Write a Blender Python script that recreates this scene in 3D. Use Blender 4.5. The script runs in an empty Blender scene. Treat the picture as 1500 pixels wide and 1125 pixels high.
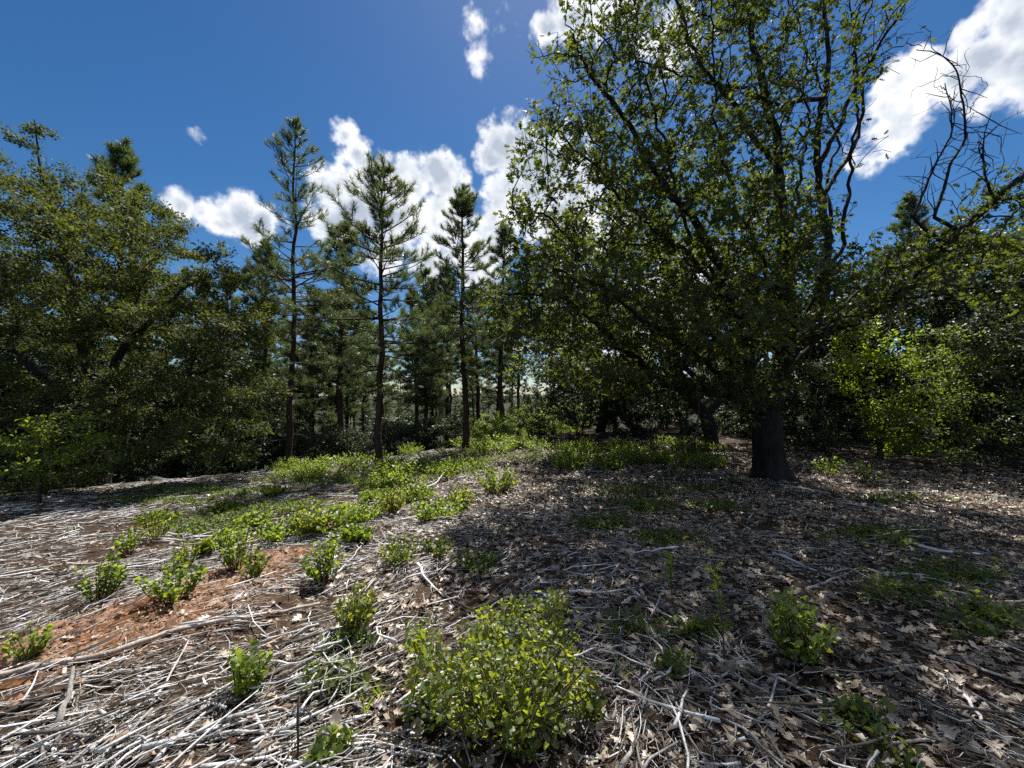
import bpy, math, time
import numpy as np
from mathutils import Matrix, Vector

T0 = time.time()
scene = bpy.context.scene
C = scene.collection
R = math.radians
rng = np.random.default_rng(7)

# ------------------------------------------------------------------ camera
PITCH = R(1.5)
FPX = 583.3                     # focal length in pixels of the 1500 px wide photograph
EYE = 1.6
cam_d = bpy.data.cameras.new('camera')
cam_d.sensor_width = 36.0
cam_d.lens = 36.0 * FPX / 1500.0
cam_d.clip_start = 0.05
cam_d.clip_end = 3000
cam = bpy.data.objects.new('camera', cam_d)
cam.location = (0, 0, EYE)
cam.rotation_euler = (R(90) + PITCH, 0, 0)
C.objects.link(cam)
scene.camera = cam

def ray(px, py):
    r = (px - 750.0) / FPX
    u = (562.5 - py) / FPX
    return np.array([r, math.cos(PITCH) - u * math.sin(PITCH), u * math.cos(PITCH) + math.sin(PITCH)])

def at(px, py, Y):
    d = ray(px, py)
    return np.array([0, 0, EYE]) + d * (Y / d[1])

# ------------------------------------------------------------------ sky, sun, exposure
SUN_AZ = R(10.0)      # clockwise from the view direction (+Y)
SUN_EL = R(60.0)
SKY_SAT = 1.27
world = bpy.data.worlds.new('World')
scene.world = world
world.use_nodes = True
wn, wl = world.node_tree.nodes, world.node_tree.links
wn.clear()
w_out = wn.new('ShaderNodeOutputWorld')
w_bg = wn.new('ShaderNodeBackground')
w_bg.inputs['Strength'].default_value = 0.050
sky = wn.new('ShaderNodeTexSky')
sky.sky_type = 'NISHITA'
sky.sun_disc = False
sky.sun_elevation = SUN_EL
sky.sun_rotation = SUN_AZ
sky.altitude = 900
sky.air_density = 1.0
sky.dust_density = 0.5
sky.ozone_density = 4.0
tc = wn.new('ShaderNodeTexCoord')

def vnoise3(p, seed):
    """smooth 3-D value noise of points (n,3), 0..1"""
    i = np.floor(p).astype(np.int64); f = p - i; f = f * f * (3 - 2 * f)
    def hsh(dx, dy, dz):
        h = ((i[:, 0] + dx) * 73856093) ^ ((i[:, 1] + dy) * 19349663) ^ ((i[:, 2] + dz) * 83492791) ^ (seed * 2654435761)
        h = (h ^ (h >> 13)) * 1274126177 & 0xffffffff
        return ((h ^ (h >> 16)) & 0xffff) / 65535.0
    def lx(dy, dz): return hsh(0, dy, dz) * (1 - f[:, 0]) + hsh(1, dy, dz) * f[:, 0]
    def ly(dz): return lx(0, dz) * (1 - f[:, 1]) + lx(1, dz) * f[:, 1]
    return ly(0) * (1 - f[:, 2]) + ly(1) * f[:, 2]

def fbm3(p, octaves, seed, gain=.5):
    v = np.zeros(len(p)); a_ = 1.0; t_ = 0.0
    for o in range(octaves):
        v += a_ * vnoise3(p * 2.03 ** o + o * 17.3, seed + o); t_ += a_; a_ *= gain
    return v / t_

# cumulus heaps: direction, angular radius, weight
cloud = []
def heap(px, py, r, w=1.0):
    d0 = ray(px, py); d0 = d0 / np.linalg.norm(d0)
    d1 = ray(px + r * .7, py + r * .7); d1 = d1 / np.linalg.norm(d1)
    cloud.append((d0, math.acos(float(np.clip(d0 @ d1, -1, 1))), w))
for a in [(505, 200, 22), (520, 225, 26), (540, 265, 40), (600, 275, 46), (648, 264, 33), (485, 282, 32), (580, 320, 56), (530, 310, 40),
          (640, 322, 50), (482, 322, 32), (630, 378, 34), (560, 380, 28),
          (268, 303, 26), (350, 312, 34), (388, 326, 28), (318, 326, 22), (368, 338, 26),
          (738, 208, 32), (716, 230, 20), (755, 285, 38), (725, 345, 34), (790, 250, 60), (700, 385, 36), (840, 330, 60),
          (695, 36, 24, .50), (705, 85, 22, .60), (738, 42, 22, .36), (322, 316, 30), (296, 312, 24),
          (860, 8, 46), (800, 45, 20, .8), (920, -10, 46), (980, 60, 40),
          (1490, 28, 46), (1448, 80, 38), (1500, 98, 52), (1352, 120, 28), (1318, 116, 28), (1322, 155, 32), (1398, 118, 32), (1300, 200, 40, .8),
          (1010, 420, 60), (900, 480, 50), (285, 199, 14, .42)]:
    heap(*a)
crng = np.random.default_rng(3)
for k in range(15):                        # the fair-weather sky goes on all round; unseen clouds added for white fill
    az = R(72 + 216 * k / 14.0 + crng.uniform(-9, 9)); el = R(crng.uniform(14, 70))
    for j in range(5):
        a2 = az + crng.uniform(-.12, .12); e2 = el + crng.uniform(-.05, .06)
        cloud.append((np.array([math.sin(a2) * math.cos(e2), math.cos(a2) * math.cos(e2), math.sin(e2)]), crng.uniform(.07, .15), 1.0))
# cloud cover computed over the whole upper sky: how thick the cloud is and how much of its lit top shows
CW, CH = 3072, 1536
u_ = (np.arange(CW) + .5) / CW; v_ = (np.arange(CH) + .5) / CH
AZ = -(u_ - .5) * 2 * np.pi; EL = (v_ - .5) * np.pi
cmap = np.zeros((CH, CW, 4), np.float32); cmap[..., 3] = 1
D = np.stack([np.cos(AZ)[None] * np.cos(EL)[:, None], np.sin(AZ)[None] * np.cos(EL)[:, None], np.broadcast_to(np.sin(EL)[:, None], (CH, CW))], -1).astype(np.float32)
row0 = CH // 2
best = np.zeros((CH, CW), np.float32)
for d0, ar, w in cloud:
    e0 = math.asin(float(d0[2])); a0 = math.atan2(float(d0[1]), float(d0[0]))
    r0_ = max(row0, int((e0 - ar * 2.2) / np.pi * CH + CH / 2)); r1_ = min(CH, int((e0 + ar * 2.2) / np.pi * CH + CH / 2) + 1)
    if r1_ <= r0_: continue
    sub = D[r0_:r1_] @ d0.astype(np.float32)
    g_ = np.clip(1 - np.arccos(np.clip(sub, -1, 1)) / (ar * 1.55), 0, 1)
    best[r0_:r1_] = np.maximum(best[r0_:r1_], w * g_ ** .8)
ii = np.nonzero(best > .005)
pd = D[ii].astype(float)
bigv = fbm3(pd * 16, 3, 5); big = bigv - .5
finev = fbm3(pd * 42, 5, 9, .6); fine = finev - .5
dens = best[ii] + big * .75 + fine * 1.0
al = np.clip((dens - .15) / .50, 0, 1); al = al * al * (3 - 2 * al) * np.clip(best[ii] * 7, 0, 1)
sunv = np.array([math.sin(SUN_AZ) * math.cos(SUN_EL), math.cos(SUN_AZ) * math.cos(SUN_EL), math.sin(SUN_EL)])
pd2 = pd + .020 * sunv
rel = (bigv - fbm3(pd2 * 16, 3, 5)) * 1.2 + (finev - fbm3(pd2 * 42, 5, 9, .6)) * .5
thick = np.clip((dens - .45) / .5, 0, 1)
lit = np.clip(.92 + rel * 1.5 - .85 * thick * (1 + 2.4 * (.5 - fbm3(pd * 12 + 4, 3, 31))), .12, 1.1)
cmap[ii[0], ii[1], 0] = al; cmap[ii[0], ii[1], 1] = lit
cimg = bpy.data.images.new('cloud_cover', CW, CH, alpha=False, float_buffer=True)
cimg.colorspace_settings.name = 'Non-Color'
cimg.pixels.foreach_set(cmap.ravel())
cimg.update()
del D, cmap, best
env = wn.new('ShaderNodeTexEnvironment'); env.image = cimg; env.interpolation = 'Linear'
wl.new(tc.outputs['Generated'], env.inputs['Vector'])
sepc = wn.new('ShaderNodeSeparateColor'); wl.new(env.outputs['Color'], sepc.inputs[0])
ccol = wn.new('ShaderNodeMix'); ccol.data_type = 'RGBA'
ccol.inputs['A'].default_value = (4.2, 5.0, 6.3, 1)
ccol.inputs['B'].default_value = (12.6, 12.7, 12.8, 1)
wl.new(sepc.outputs[1], ccol.inputs['Factor'])
hsv = wn.new('ShaderNodeHueSaturation')
hsv.inputs['Saturation'].default_value = SKY_SAT
wl.new(sky.outputs[0], hsv.inputs['Color'])
wmix = wn.new('ShaderNodeMix'); wmix.data_type = 'RGBA'
wl.new(sepc.outputs[0], wmix.inputs['Factor'])
wl.new(hsv.outputs[0], wmix.inputs['A'])
wl.new(ccol.outputs['Result'], wmix.inputs['B'])
wl.new(wmix.outputs['Result'], w_bg.inputs['Color'])
wl.new(w_bg.outputs[0], w_out.inputs[0])

sun_d = bpy.data.lights.new('sun', 'SUN')
sun_d.energy = 5.0
sun_d.angle = R(0.5)
sun_d.color = (1.0, .97, .925)
sun = bpy.data.objects.new('sun', sun_d)
sv = Vector((math.sin(SUN_AZ) * math.cos(SUN_EL), math.cos(SUN_AZ) * math.cos(SUN_EL), math.sin(SUN_EL)))
sun.rotation_euler = sv.to_track_quat('Z', 'Y').to_euler()
sun.location = tuple(sv * 60)
C.objects.link(sun)

vs = scene.view_settings
vs.view_transform = 'Standard'
vs.look = 'None'
vs.exposure = 0.98
vs.gamma = 1.0
vs.use_curve_mapping = False
scene.cycles.max_bounces = 6
scene.cycles.diffuse_bounces = 3
scene.cycles.glossy_bounces = 2
scene.cycles.transmission_bounces = 4
scene.cycles.caustics_reflective = False
scene.cycles.caustics_refractive = False
scene.cycles.use_denoising = False

# ------------------------------------------------------------------ helpers: objects
def thing(name, label, cat, loc=(0, 0, 0), group=None, rz=0.0, scale=None):
    o = bpy.data.objects.new(name, None)
    o.empty_display_size = .1
    o.location = tuple(float(v) for v in loc)
    o.rotation_euler = (0, 0, float(rz))
    if scale is not None:
        o.scale = (float(scale),) * 3
    C.objects.link(o)
    tag(o, label, cat, group)
    return o

def tag(o, label, cat, group=None, kind=None):
    if label: o['label'] = label
    if cat: o['category'] = cat
    if group: o['group'] = group
    if kind: o['kind'] = kind
    return o

def obj(name, mesh, parent=None, kind=None, matrix=None):
    o = bpy.data.objects.new(name, mesh)
    C.objects.link(o)
    if parent is not None:
        o.parent = parent
    if matrix is not None:
        o.matrix_basis = matrix
    if kind:
        o['kind'] = kind
    return o

def mesh_np(name, V, F, mat, smooth=False, attr=None):
    V = np.ascontiguousarray(V, dtype=np.float32); F = np.ascontiguousarray(F, dtype=np.int32)
    me = bpy.data.meshes.new(name)
    nf, k = F.shape
    me.vertices.add(len(V)); me.vertices.foreach_set('co', V.ravel())
    me.loops.add(nf * k); me.loops.foreach_set('vertex_index', F.ravel())
    me.polygons.add(nf)
    me.polygons.foreach_set('loop_start', np.arange(0, nf * k, k, dtype=np.int32))
    me.polygons.foreach_set('loop_total', np.full(nf, k, dtype=np.int32))
    if smooth:
        me.polygons.foreach_set('use_smooth', np.ones(nf, dtype=bool))
    if attr:
        for an, av in attr.items():
            at_ = me.attributes.new(an, 'FLOAT', 'POINT')
            at_.data.foreach_set('value', np.ascontiguousarray(av, dtype=np.float32))
    me.materials.append(mat)
    me.update(calc_edges=True)
    return me

def norm(v):
    return v / np.maximum(np.linalg.norm(v, axis=-1, keepdims=True), 1e-9)

def stamp(TV, TF, P, M, S):
    """copies of a template: P (n,3) places, M (n,3,3) rotations (rows = local axes), S (n,) or (n,3) scales"""
    S = np.asarray(S, dtype=float)
    if S.ndim == 1:
        S = S[:, None]
    n, m = len(P), len(TV)
    V = np.einsum('nmi,nij->nmj', TV[None] * S[:, None, :], M) + P[:, None, :]
    F = TF[None] + (np.arange(n) * m)[:, None, None]
    return V.reshape(-1, 3), F.reshape(-1, TF.shape[1])

def frames(xdir, nrm):
    """rotation rows: local x along xdir, local z as close to nrm as it can be"""
    x = norm(xdir)
    y = norm(np.cross(nrm, x))
    z = np.cross(x, y)
    return np.stack([x, y, z], axis=1)

def rnd_dir(n, r=rng):
    return norm(r.normal(size=(n, 3)))

class Bag:
    def __init__(s): s.V = []; s.F = []; s.n = 0
    def add(s, V, F):
        if len(V) == 0: return
        s.V.append(V); s.F.append(F + s.n); s.n += len(V)
    def mesh(s, name, mat, smooth=False):
        return mesh_np(name, np.concatenate(s.V), np.concatenate(s.F), mat, smooth)

def tube(P, rad, k, cap=True, flare=None, rough=0.0, r=rng):
    """one bent tube of quads as triangles"""
    P = np.asarray(P, float); n = len(P); rad = np.asarray(rad, float)
    t = np.gradient(P, axis=0); t = norm(t)
    up = np.array([0., 0, 1.]) if abs(t[0][2]) < .9 else np.array([1., 0, 0])
    a = norm(np.cross(up, t[0]))
    A = np.empty((n, 3)); A[0] = a
    for i in range(1, n):
        a = a - t[i] * (a @ t[i]); a = a / max(np.linalg.norm(a), 1e-9); A[i] = a
    B = np.cross(t, A)
    th = np.linspace(0, 2 * np.pi, k, endpoint=False)
    rr = rad[:, None] * np.ones((n, k))
    if rough > 0:
        rr = rr * (1 + rough * (np.sin(th * 3 + np.arange(n)[:, None] * .35) * .5 + r.normal(size=(n, k)) * .5))
    V = P[:, None, :] + rr[:, :, None] * (np.cos(th)[None, :, None] * A[:, None, :] + np.sin(th)[None, :, None] * B[:, None, :])
    V = V.reshape(-1, 3)
    i = np.arange(n - 1)[:, None] * k; j = np.arange(k)[None, :]; j2 = (j + 1) % k
    q = np.stack([i + j, i + j2, i + k + j2, i + k + j], -1).reshape(-1, 4)
    F = np.concatenate([q[:, [0, 1, 2]], q[:, [0, 2, 3]]])
    if cap:
        c = len(V); V = np.concatenate([V, P[-1:], P[:1]])
        e = (n - 1) * k + np.arange(k); e2 = (n - 1) * k + (np.arange(k) + 1) % k
        s0 = np.arange(k); s1 = (np.arange(k) + 1) % k
        F = np.concatenate([F, np.stack([e, e2, np.full(k, c)], -1), np.stack([s1, s0, np.full(k, c + 1)], -1)])
    return V, F

def rods(P, rad, k):
    """many bent tubes at once: P (n,m,3), rad (n,m)"""
    n, m, _ = P.shape
    t = norm(np.gradient(P, axis=1))
    up = np.broadcast_to(np.array([0.03, .02, 1.]), t.shape)
    A = norm(np.cross(t, up)); B = np.cross(A, t)
    th = np.linspace(0, 2 * np.pi, k, endpoint=False)
    V = P[:, :, None, :] + rad[:, :, None, None] * (np.cos(th)[None, None, :, None] * A[:, :, None, :] + np.sin(th)[None, None, :, None] * B[:, :, None, :])
    i = np.arange(m - 1)[:, None] * k; j = np.arange(k)[None, :]; j2 = (j + 1) % k
    q = np.stack([i + j, i + j2, i + k + j2, i + k + j], -1).reshape(-1, 4)
    F = np.concatenate([q[:, [0, 1, 2]], q[:, [0, 2, 3]]])
    if k == 4:
        e = (m - 1) * k
        F = np.concatenate([F, [[e, e + 1, e + 2], [e, e + 2, e + 3], [2, 1, 0], [3, 2, 0]]])
    elif k == 3:
        e = (m - 1) * k
        F = np.concatenate([F, [[e, e + 1, e + 2], [2, 1, 0]]])
    F = F[None] + (np.arange(n) * m * k)[:, None, None]
    return V.reshape(-1, 3), F.reshape(-1, 3)

# ------------------------------------------------------------------ helpers: materials
class Mat:
    def __init__(s, name):
        s.m = bpy.data.materials.new(name); s.m.use_nodes = True
        s.t = s.m.node_tree; s.n = s.t.nodes; s.l = s.t.links; s.n.clear()
        s.out = s.n.new('ShaderNodeOutputMaterial')
    def new(s, t, **kw):
        n = s.n.new(t)
        for k, v in kw.items(): setattr(n, k, v)
        return n
    def put(s, sock, v):
        if isinstance(v, (int, float)): sock.default_value = v
        elif isinstance(v, (tuple, list)): sock.default_value = tuple(v) + ((1,) if len(v) == 3 and sock.type == 'RGBA' else ())
        else: s.l.new(v, sock)
    def math(s, op, a, b=None, clamp=False):
        n = s.new('ShaderNodeMath', operation=op, use_clamp=clamp)
        s.put(n.inputs[0], a)
        if b is not None: s.put(n.inputs[1], b)
        return n.outputs[0]
    def noise(s, scale, detail=4, rough=.6, vec=None):
        n = s.new('ShaderNodeTexNoise')
        n.inputs['Scale'].default_value = scale; n.inputs['Detail'].default_value = detail; n.inputs['Roughness'].default_value = rough
        if vec is not None: s.l.new(vec, n.inputs['Vector'])
        return n.outputs['Fac']
    def ramp(s, fac, stops):
        n = s.new('ShaderNodeValToRGB'); e = n.color_ramp.elements
        while len(e) < len(stops): e.new(.5)
        for i, (p, c) in enumerate(stops):
            e[i].position = p; e[i].color = tuple(c) + (1,)
        s.put(n.inputs[0], fac)
        return n.outputs[0]
    def mix(s, f, a, b, blend='MIX'):
        n = s.new('ShaderNodeMix', data_type='RGBA', blend_type=blend)
        s.put(n.inputs['Factor'], f); s.put(n.inputs['A'], a); s.put(n.inputs['B'], b)
        return n.outputs['Result']
    def rand(s):
        """a random number of each loose piece, whether joined or an object of its own"""
        g = s.new('ShaderNodeNewGeometry').outputs['Random Per Island']
        o = s.new('ShaderNodeObjectInfo').outputs['Random']
        return s.math('FRACT', s.math('ADD', g, s.math('MULTIPLY', o, 7.31)))
    def principled(s, col, rough=.6, spec=.5, normal=None):
        p = s.new('ShaderNodeBsdfPrincipled')
        s.put(p.inputs['Base Color'], col); s.put(p.inputs['Roughness'], rough)
        s.put(p.inputs['Specular IOR Level'], spec)
        if normal is not None: s.l.new(normal, p.inputs['Normal'])
        return p.outputs[0]
    def bump(s, h, strength=.5, dist=.02):
        b = s.new('ShaderNodeBump'); b.inputs['Strength'].default_value = strength; b.inputs['Distance'].default_value = dist
        s.l.new(h, b.inputs['Height'])
        return b.outputs[0]
    def done(s, shader):
        s.l.new(shader, s.out.inputs['Surface']); return s.m

def leaf_mat(name, stops, tstops, trans=.4, rough=.38, spec=.5):
    m = Mat(name)
    g_ = m.new('ShaderNodeTexCoord')
    nz_ = m.noise(1.3, 3, .55, g_.outputs['Object'])
    r = m.math('ADD', m.math('MULTIPLY', m.rand(), .55), m.math('MULTIPLY', m.math('SUBTRACT', m.math('MULTIPLY', nz_, 2.4), .7), .45), True)
    col = m.ramp(r, stops)
    tcol = m.ramp(r, tstops)
    p = m.principled(col, rough, spec)
    t = m.new('ShaderNodeBsdfTranslucent'); m.l.new(tcol, t.inputs['Color'])
    mx = m.new('ShaderNodeMixShader'); mx.inputs[0].default_value = trans
    m.l.new(p, mx.inputs[1]); m.l.new(t.outputs[0], mx.inputs[2])
    return m.done(mx.outputs[0])

def bark_mat(name, dark, light, sx=14, sz=2.2, bump=.9, dist=.03):
    m = Mat(name)
    g = m.new('ShaderNodeTexCoord')
    mp = m.new('ShaderNodeMapping'); mp.inputs['Scale'].default_value = (sx, sx, sz)
    m.l.new(g.outputs['Object'], mp.inputs['Vector'])
    a = m.noise(1.0, 6, .65, mp.outputs[0])
    b = m.noise(2.1, 4, .6, g.outputs['Object'])
    c = m.math('ADD', m.math('MULTIPLY', a, .75), m.math('MULTIPLY', b, .25))
    col = m.ramp(c, [(.34, dark), (.66, light)])
    return m.done(m.principled(col, .9, .2, m.bump(a, bump, dist)))

M = {}
M['oak_leaf'] = leaf_mat('oak_leaf', [(0, (.026, .036, .018)), (.5, (.044, .058, .024)), (.85, (.070, .088, .028)), (1, (.13, .13, .04))],
                         [(0, (.07, .10, .015)), (.5, (.16, .205, .022)), (.85, (.32, .37, .025)), (1, (.50, .50, .03))], .34, .60, .26)
M['live_oak_leaf'] = leaf_mat('live_oak_leaf', [(0, (.026, .037, .015)), (.5, (.050, .064, .022)), (.85, (.088, .102, .031)), (1, (.15, .145, .045))],
                              [(0, (.07, .10, .014)), (.5, (.14, .17, .020)), (.85, (.30, .32, .03)), (1, (.46, .42, .04))], .30, .64, .26)
M['shrub_leaf'] = leaf_mat('shrub_leaf', [(0, (.050, .085, .020)), (.6, (.085, .125, .026)), (1, (.15, .17, .03))],
                           [(0, (.20, .31, .015)), (.7, (.38, .47, .02)), (1, (.52, .54, .03))], .44, .45, .5)
M['bright_leaf'] = leaf_mat('bright_leaf', [(0, (.06, .11, .018)), (.6, (.10, .155, .022)), (1, (.16, .20, .03))],
                            [(0, (.28, .42, .012)), (.7, (.46, .57, .02)), (1, (.58, .62, .03))], .5, .45, .4)
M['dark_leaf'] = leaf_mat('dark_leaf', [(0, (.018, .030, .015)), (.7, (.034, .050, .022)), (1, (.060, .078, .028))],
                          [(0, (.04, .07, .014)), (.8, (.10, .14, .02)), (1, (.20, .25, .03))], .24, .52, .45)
M['manzanita_leaf'] = leaf_mat('manzanita_leaf', [(0, (.06, .105, .028)), (.6, (.105, .155, .034)), (1, (.17, .20, .04))],
                               [(0, (.24, .37, .03)), (.7, (.42, .52, .03)), (1, (.56, .58, .04))], .46, .45, .5)
M['bush_leaf'] = leaf_mat('bush_leaf', [(0, (.048, .080, .024)), (.5, (.088, .122, .028)), (.8, (.15, .17, .034)), (1, (.27, .23, .045))],
                          [(0, (.22, .31, .02)), (.55, (.45, .49, .025)), (1, (.64, .58, .04))], .46, .42, .5)
M['groundcover_leaf'] = leaf_mat('groundcover_leaf', [(0, (.040, .062, .018)), (.7, (.072, .098, .026)), (1, (.11, .135, .03))],
                                 [(0, (.14, .23, .02)), (1, (.36, .43, .03))], .40, .5, .4)
M['needle'] = leaf_mat('needle', [(0, (.028, .048, .020)), (.6, (.052, .076, .028)), (1, (.095, .110, .040))],
                       [(0, (.09, .15, .02)), (1, (.26, .32, .05))], .32, .42, .6)
M['needle_far'] = leaf_mat('needle_far', [(0, (.038, .058, .028)), (1, (.080, .102, .046))],
                           [(0, (.09, .15, .03)), (1, (.24, .30, .06))], .34, .45, .5)
M['oak_bark'] = bark_mat('oak_bark', (.008, .007, .0065), (.040, .036, .032), 12, 2.0, 1.0, .06)
M['pine_bark'] = bark_mat('pine_bark', (.020, .013, .010), (.075, .048, .036), 10, 2.6)
M['twig_bark'] = bark_mat('twig_bark', (.03, .024, .02), (.10, .085, .07), 30, 10, .4, .004)
M['dead_bark'] = bark_mat('dead_bark', (.05, .043, .037), (.20, .18, .155), 20, 5, .5, .01)
M['red_bark'] = bark_mat('red_bark', (.05, .02, .013), (.13, .06, .04), 30, 10, .4, .004)

m = Mat('weathered_stick')
g = m.new('ShaderNodeTexCoord')
r_ = m.rand()
base = m.ramp(r_, [(0, (.05, .04, .033)), (.28, (.17, .15, .13)), (.50, (.38, .37, .35)), (.78, (.57, .56, .545)), (.96, (.72, .71, .695)), (1, (.26, .17, .10))])
nz = m.noise(70, 6, .75, g.outputs['Object'])
big_ = m.noise(9, 4, .6, g.outputs['Object'])
col = m.mix(.85, base, m.ramp(nz, [(.34, (.34, .33, .32)), (.48, (.95, .95, .95)), (.66, (1.25, 1.25, 1.25))]), 'MULTIPLY')
col = m.mix(.7, col, m.ramp(big_, [(.34, (.58, .54, .50)), (.54, (1.12, 1.12, 1.12))]), 'MULTIPLY')
M['stick'] = m.done(m.principled(col, .85, .2, m.bump(nz, .9, .006)))

m = Mat('dead_oak_leaf')
r_ = m.rand()
base = m.ramp(r_, [(0, (.045, .030, .021)), (.3, (.12, .082, .055)), (.55, (.28, .21, .14)), (.86, (.46, .375, .28)), (.97, (.55, .47, .37)), (1, (.22, .095, .05))])
p = m.principled(base, .45, .6)
t = m.new('ShaderNodeBsdfTranslucent'); m.l.new(base, t.inputs['Color'])
mx = m.new('ShaderNodeMixShader'); mx.inputs[0].default_value = .22
m.l.new(p, mx.inputs[1]); m.l.new(t.outputs[0], mx.inputs[2])
M['dead_leaf'] = m.done(mx.outputs[0])

for nm_, st_ in (('straw', [(0, (.05, .032, .02)), (.5, (.15, .10, .06)), (.85, (.30, .24, .16)), (1, (.46, .42, .35))]),
                 ('chip', [(0, (.04, .03, .022)), (.4, (.12, .085, .06)), (.7, (.26, .22, .18)), (.9, (.45, .43, .40)), (1, (.24, .10, .05))])):
    m = Mat(nm_); M[nm_] = m.done(m.principled(m.ramp(m.rand(), st_), .85, .25))
m = Mat('red_rock')
g = m.new('ShaderNodeTexCoord'); r_ = m.rand()
nz = m.noise(18, 5, .65, g.outputs['Object'])
base = m.ramp(r_, [(0, (.11, .055, .035)), (.5, (.20, .105, .062)), (1, (.30, .20, .13))])
col = m.mix(.6, base, m.ramp(nz, [(.3, (.55, .5, .48)), (.7, (1.15, 1.1, 1.05))]), 'MULTIPLY')
M['rock'] = m.done(m.principled(col, .85, .25, m.bump(nz, .6, .01)))

m = Mat('forest_soil')
g = m.new('ShaderNodeTexCoord').outputs['Object']
soil = m.new('ShaderNodeAttribute', attribute_name='bare_soil').outputs['Fac']
duff = m.new('ShaderNodeAttribute', attribute_name='duff').outputs['Fac']
n1 = m.noise(.9, 5, .6, g); n2_ = m.noise(9, 6, .7, g); n3_ = m.noise(55, 5, .7, g)
red = m.ramp(n2_, [(.28, (.085, .034, .012)), (.5, (.215, .090, .030)), (.72, (.33, .17, .070))])
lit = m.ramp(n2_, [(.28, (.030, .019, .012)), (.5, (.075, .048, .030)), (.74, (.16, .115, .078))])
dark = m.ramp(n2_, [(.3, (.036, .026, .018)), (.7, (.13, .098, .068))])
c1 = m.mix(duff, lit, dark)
f = m.math('ADD', soil, m.math('ADD', m.math('MULTIPLY', m.math('SUBTRACT', n1, .5), .8), m.math('MULTIPLY', m.math('SUBTRACT', n2_, .5), .9)))
f = m.math('MULTIPLY', m.math('SUBTRACT', f, .22), 3.2, True)
c2 = m.mix(f, c1, red)
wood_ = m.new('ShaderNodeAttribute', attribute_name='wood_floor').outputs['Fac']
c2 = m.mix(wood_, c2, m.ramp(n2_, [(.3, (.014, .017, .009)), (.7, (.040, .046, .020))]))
c3 = m.mix(.7, c2, m.ramp(n3_, [(.32, (.45, .43, .42)), (.68, (1.25, 1.22, 1.2))]), 'MULTIPLY')
h = m.math('ADD', m.math('MULTIPLY', n2_, .6), m.math('MULTIPLY', n3_, .4))
M['soil'] = m.done(m.principled(c3, .95, .15, m.bump(h, 1.0, .09)))

# ------------------------------------------------------------------ terrain
ctl = np.array([
    (0, 0, 0), (-3, 2, -.08), (3, 2, .0), (0, 5, -.05), (-4.5, 5, -.30), (4.5, 5, -.02), (0, -6, .1), (-8, -5, -.3), (8, -5, .1),
    (-9, 7, -.62), (-7.8, 14, -1.0), (-4, 12, -.68), (-1.7, 15, -.45), (1.3, 14, -.14), (5.54, 8.5, -.19), (9, 7.4, -.18), (13, 9, -.1),
    (5, 13, .12), (.4, 18, -.38), (-15, 13, -1.5), (-11, 20, -2.3), (-5, 22, -1.7), (0, 30, -1.6), (10, 25, .1), (16, 16, .3),
    (30, 25, .2), (-35, 25, -4), (0, 60, -2.6), (40, 60, -1.0), (-50, 60, -5), (-30, -20, -1), (30, -20, .4)], float)
def _tps(r2):
    return .5 * r2 * np.log(np.maximum(r2, 1e-9))
_d2 = ((ctl[:, None, :2] - ctl[None, :, :2]) ** 2).sum(-1)
_n = len(ctl)
_A = np.zeros((_n + 3, _n + 3)); _A[:_n, :_n] = _tps(_d2) + np.eye(_n) * .02
_A[:_n, _n] = 1; _A[:_n, _n + 1:] = ctl[:, :2]; _A[_n:, :_n] = _A[:_n, _n:].T
_w = np.linalg.solve(_A, np.concatenate([ctl[:, 2], np.zeros(3)]))
def hgt(x, y):
    x = np.asarray(x, float); y = np.asarray(y, float); sh = x.shape
    x = x.ravel(); y = y.ravel()
    rr = np.hypot(x, y)
    k = np.minimum(1, 70 / np.maximum(rr, 1e-6))
    xs, ys = x * k, y * k
    z = _w[_n] + _w[_n + 1] * xs + _w[_n + 2] * ys
    for i in range(_n):
        z = z + _w[i] * _tps((xs - ctl[i, 0]) ** 2 + (ys - ctl[i, 1]) ** 2)
    z = z + .035 * np.sin(1.7 * x + .6 * y + 1) * np.sin(1.3 * y - .4 * x) + .018 * np.sin(4.1 * x + 2.3 * y) * np.sin(3.7 * y - 1.9 * x + 2)
    return z.reshape(sh)

def ground_pt(px, py):
    d = ray(px, py)
    t = np.concatenate([np.linspace(.5, 12, 120), np.linspace(12.2, 60, 140)])
    P = np.array([0, 0, EYE]) + d * t[:, None]
    gap = P[:, 2] - hgt(P[:, 0], P[:, 1])
    i = int(np.argmax(gap < 0)) if (gap < 0).any() else len(t) - 1
    if i > 0 and gap[i] < 0:
        f = gap[i - 1] / (gap[i - 1] - gap[i])
        p = P[i - 1] + (P[i] - P[i - 1]) * f
    else:
        p = P[i]
    p[2] = float(hgt(p[0], p[1]))
    return p

def vnoise(x, y, s, seed):
    """smooth value noise 0..1"""
    x = np.asarray(x) / s; y = np.asarray(y) / s
    xi = np.floor(x).astype(int); yi = np.floor(y).astype(int); fx = x - xi; fy = y - yi
    fx = fx * fx * (3 - 2 * fx); fy = fy * fy * (3 - 2 * fy)
    def hsh(a, b):
        v = np.sin(a * 127.1 + b * 311.7 + seed * 74.7) * 43758.5453
        return v - np.floor(v)
    return (hsh(xi, yi) * (1 - fx) + hsh(xi + 1, yi) * fx) * (1 - fy) + (hsh(xi, yi + 1) * (1 - fx) + hsh(xi + 1, yi + 1) * fx) * fy

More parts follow.
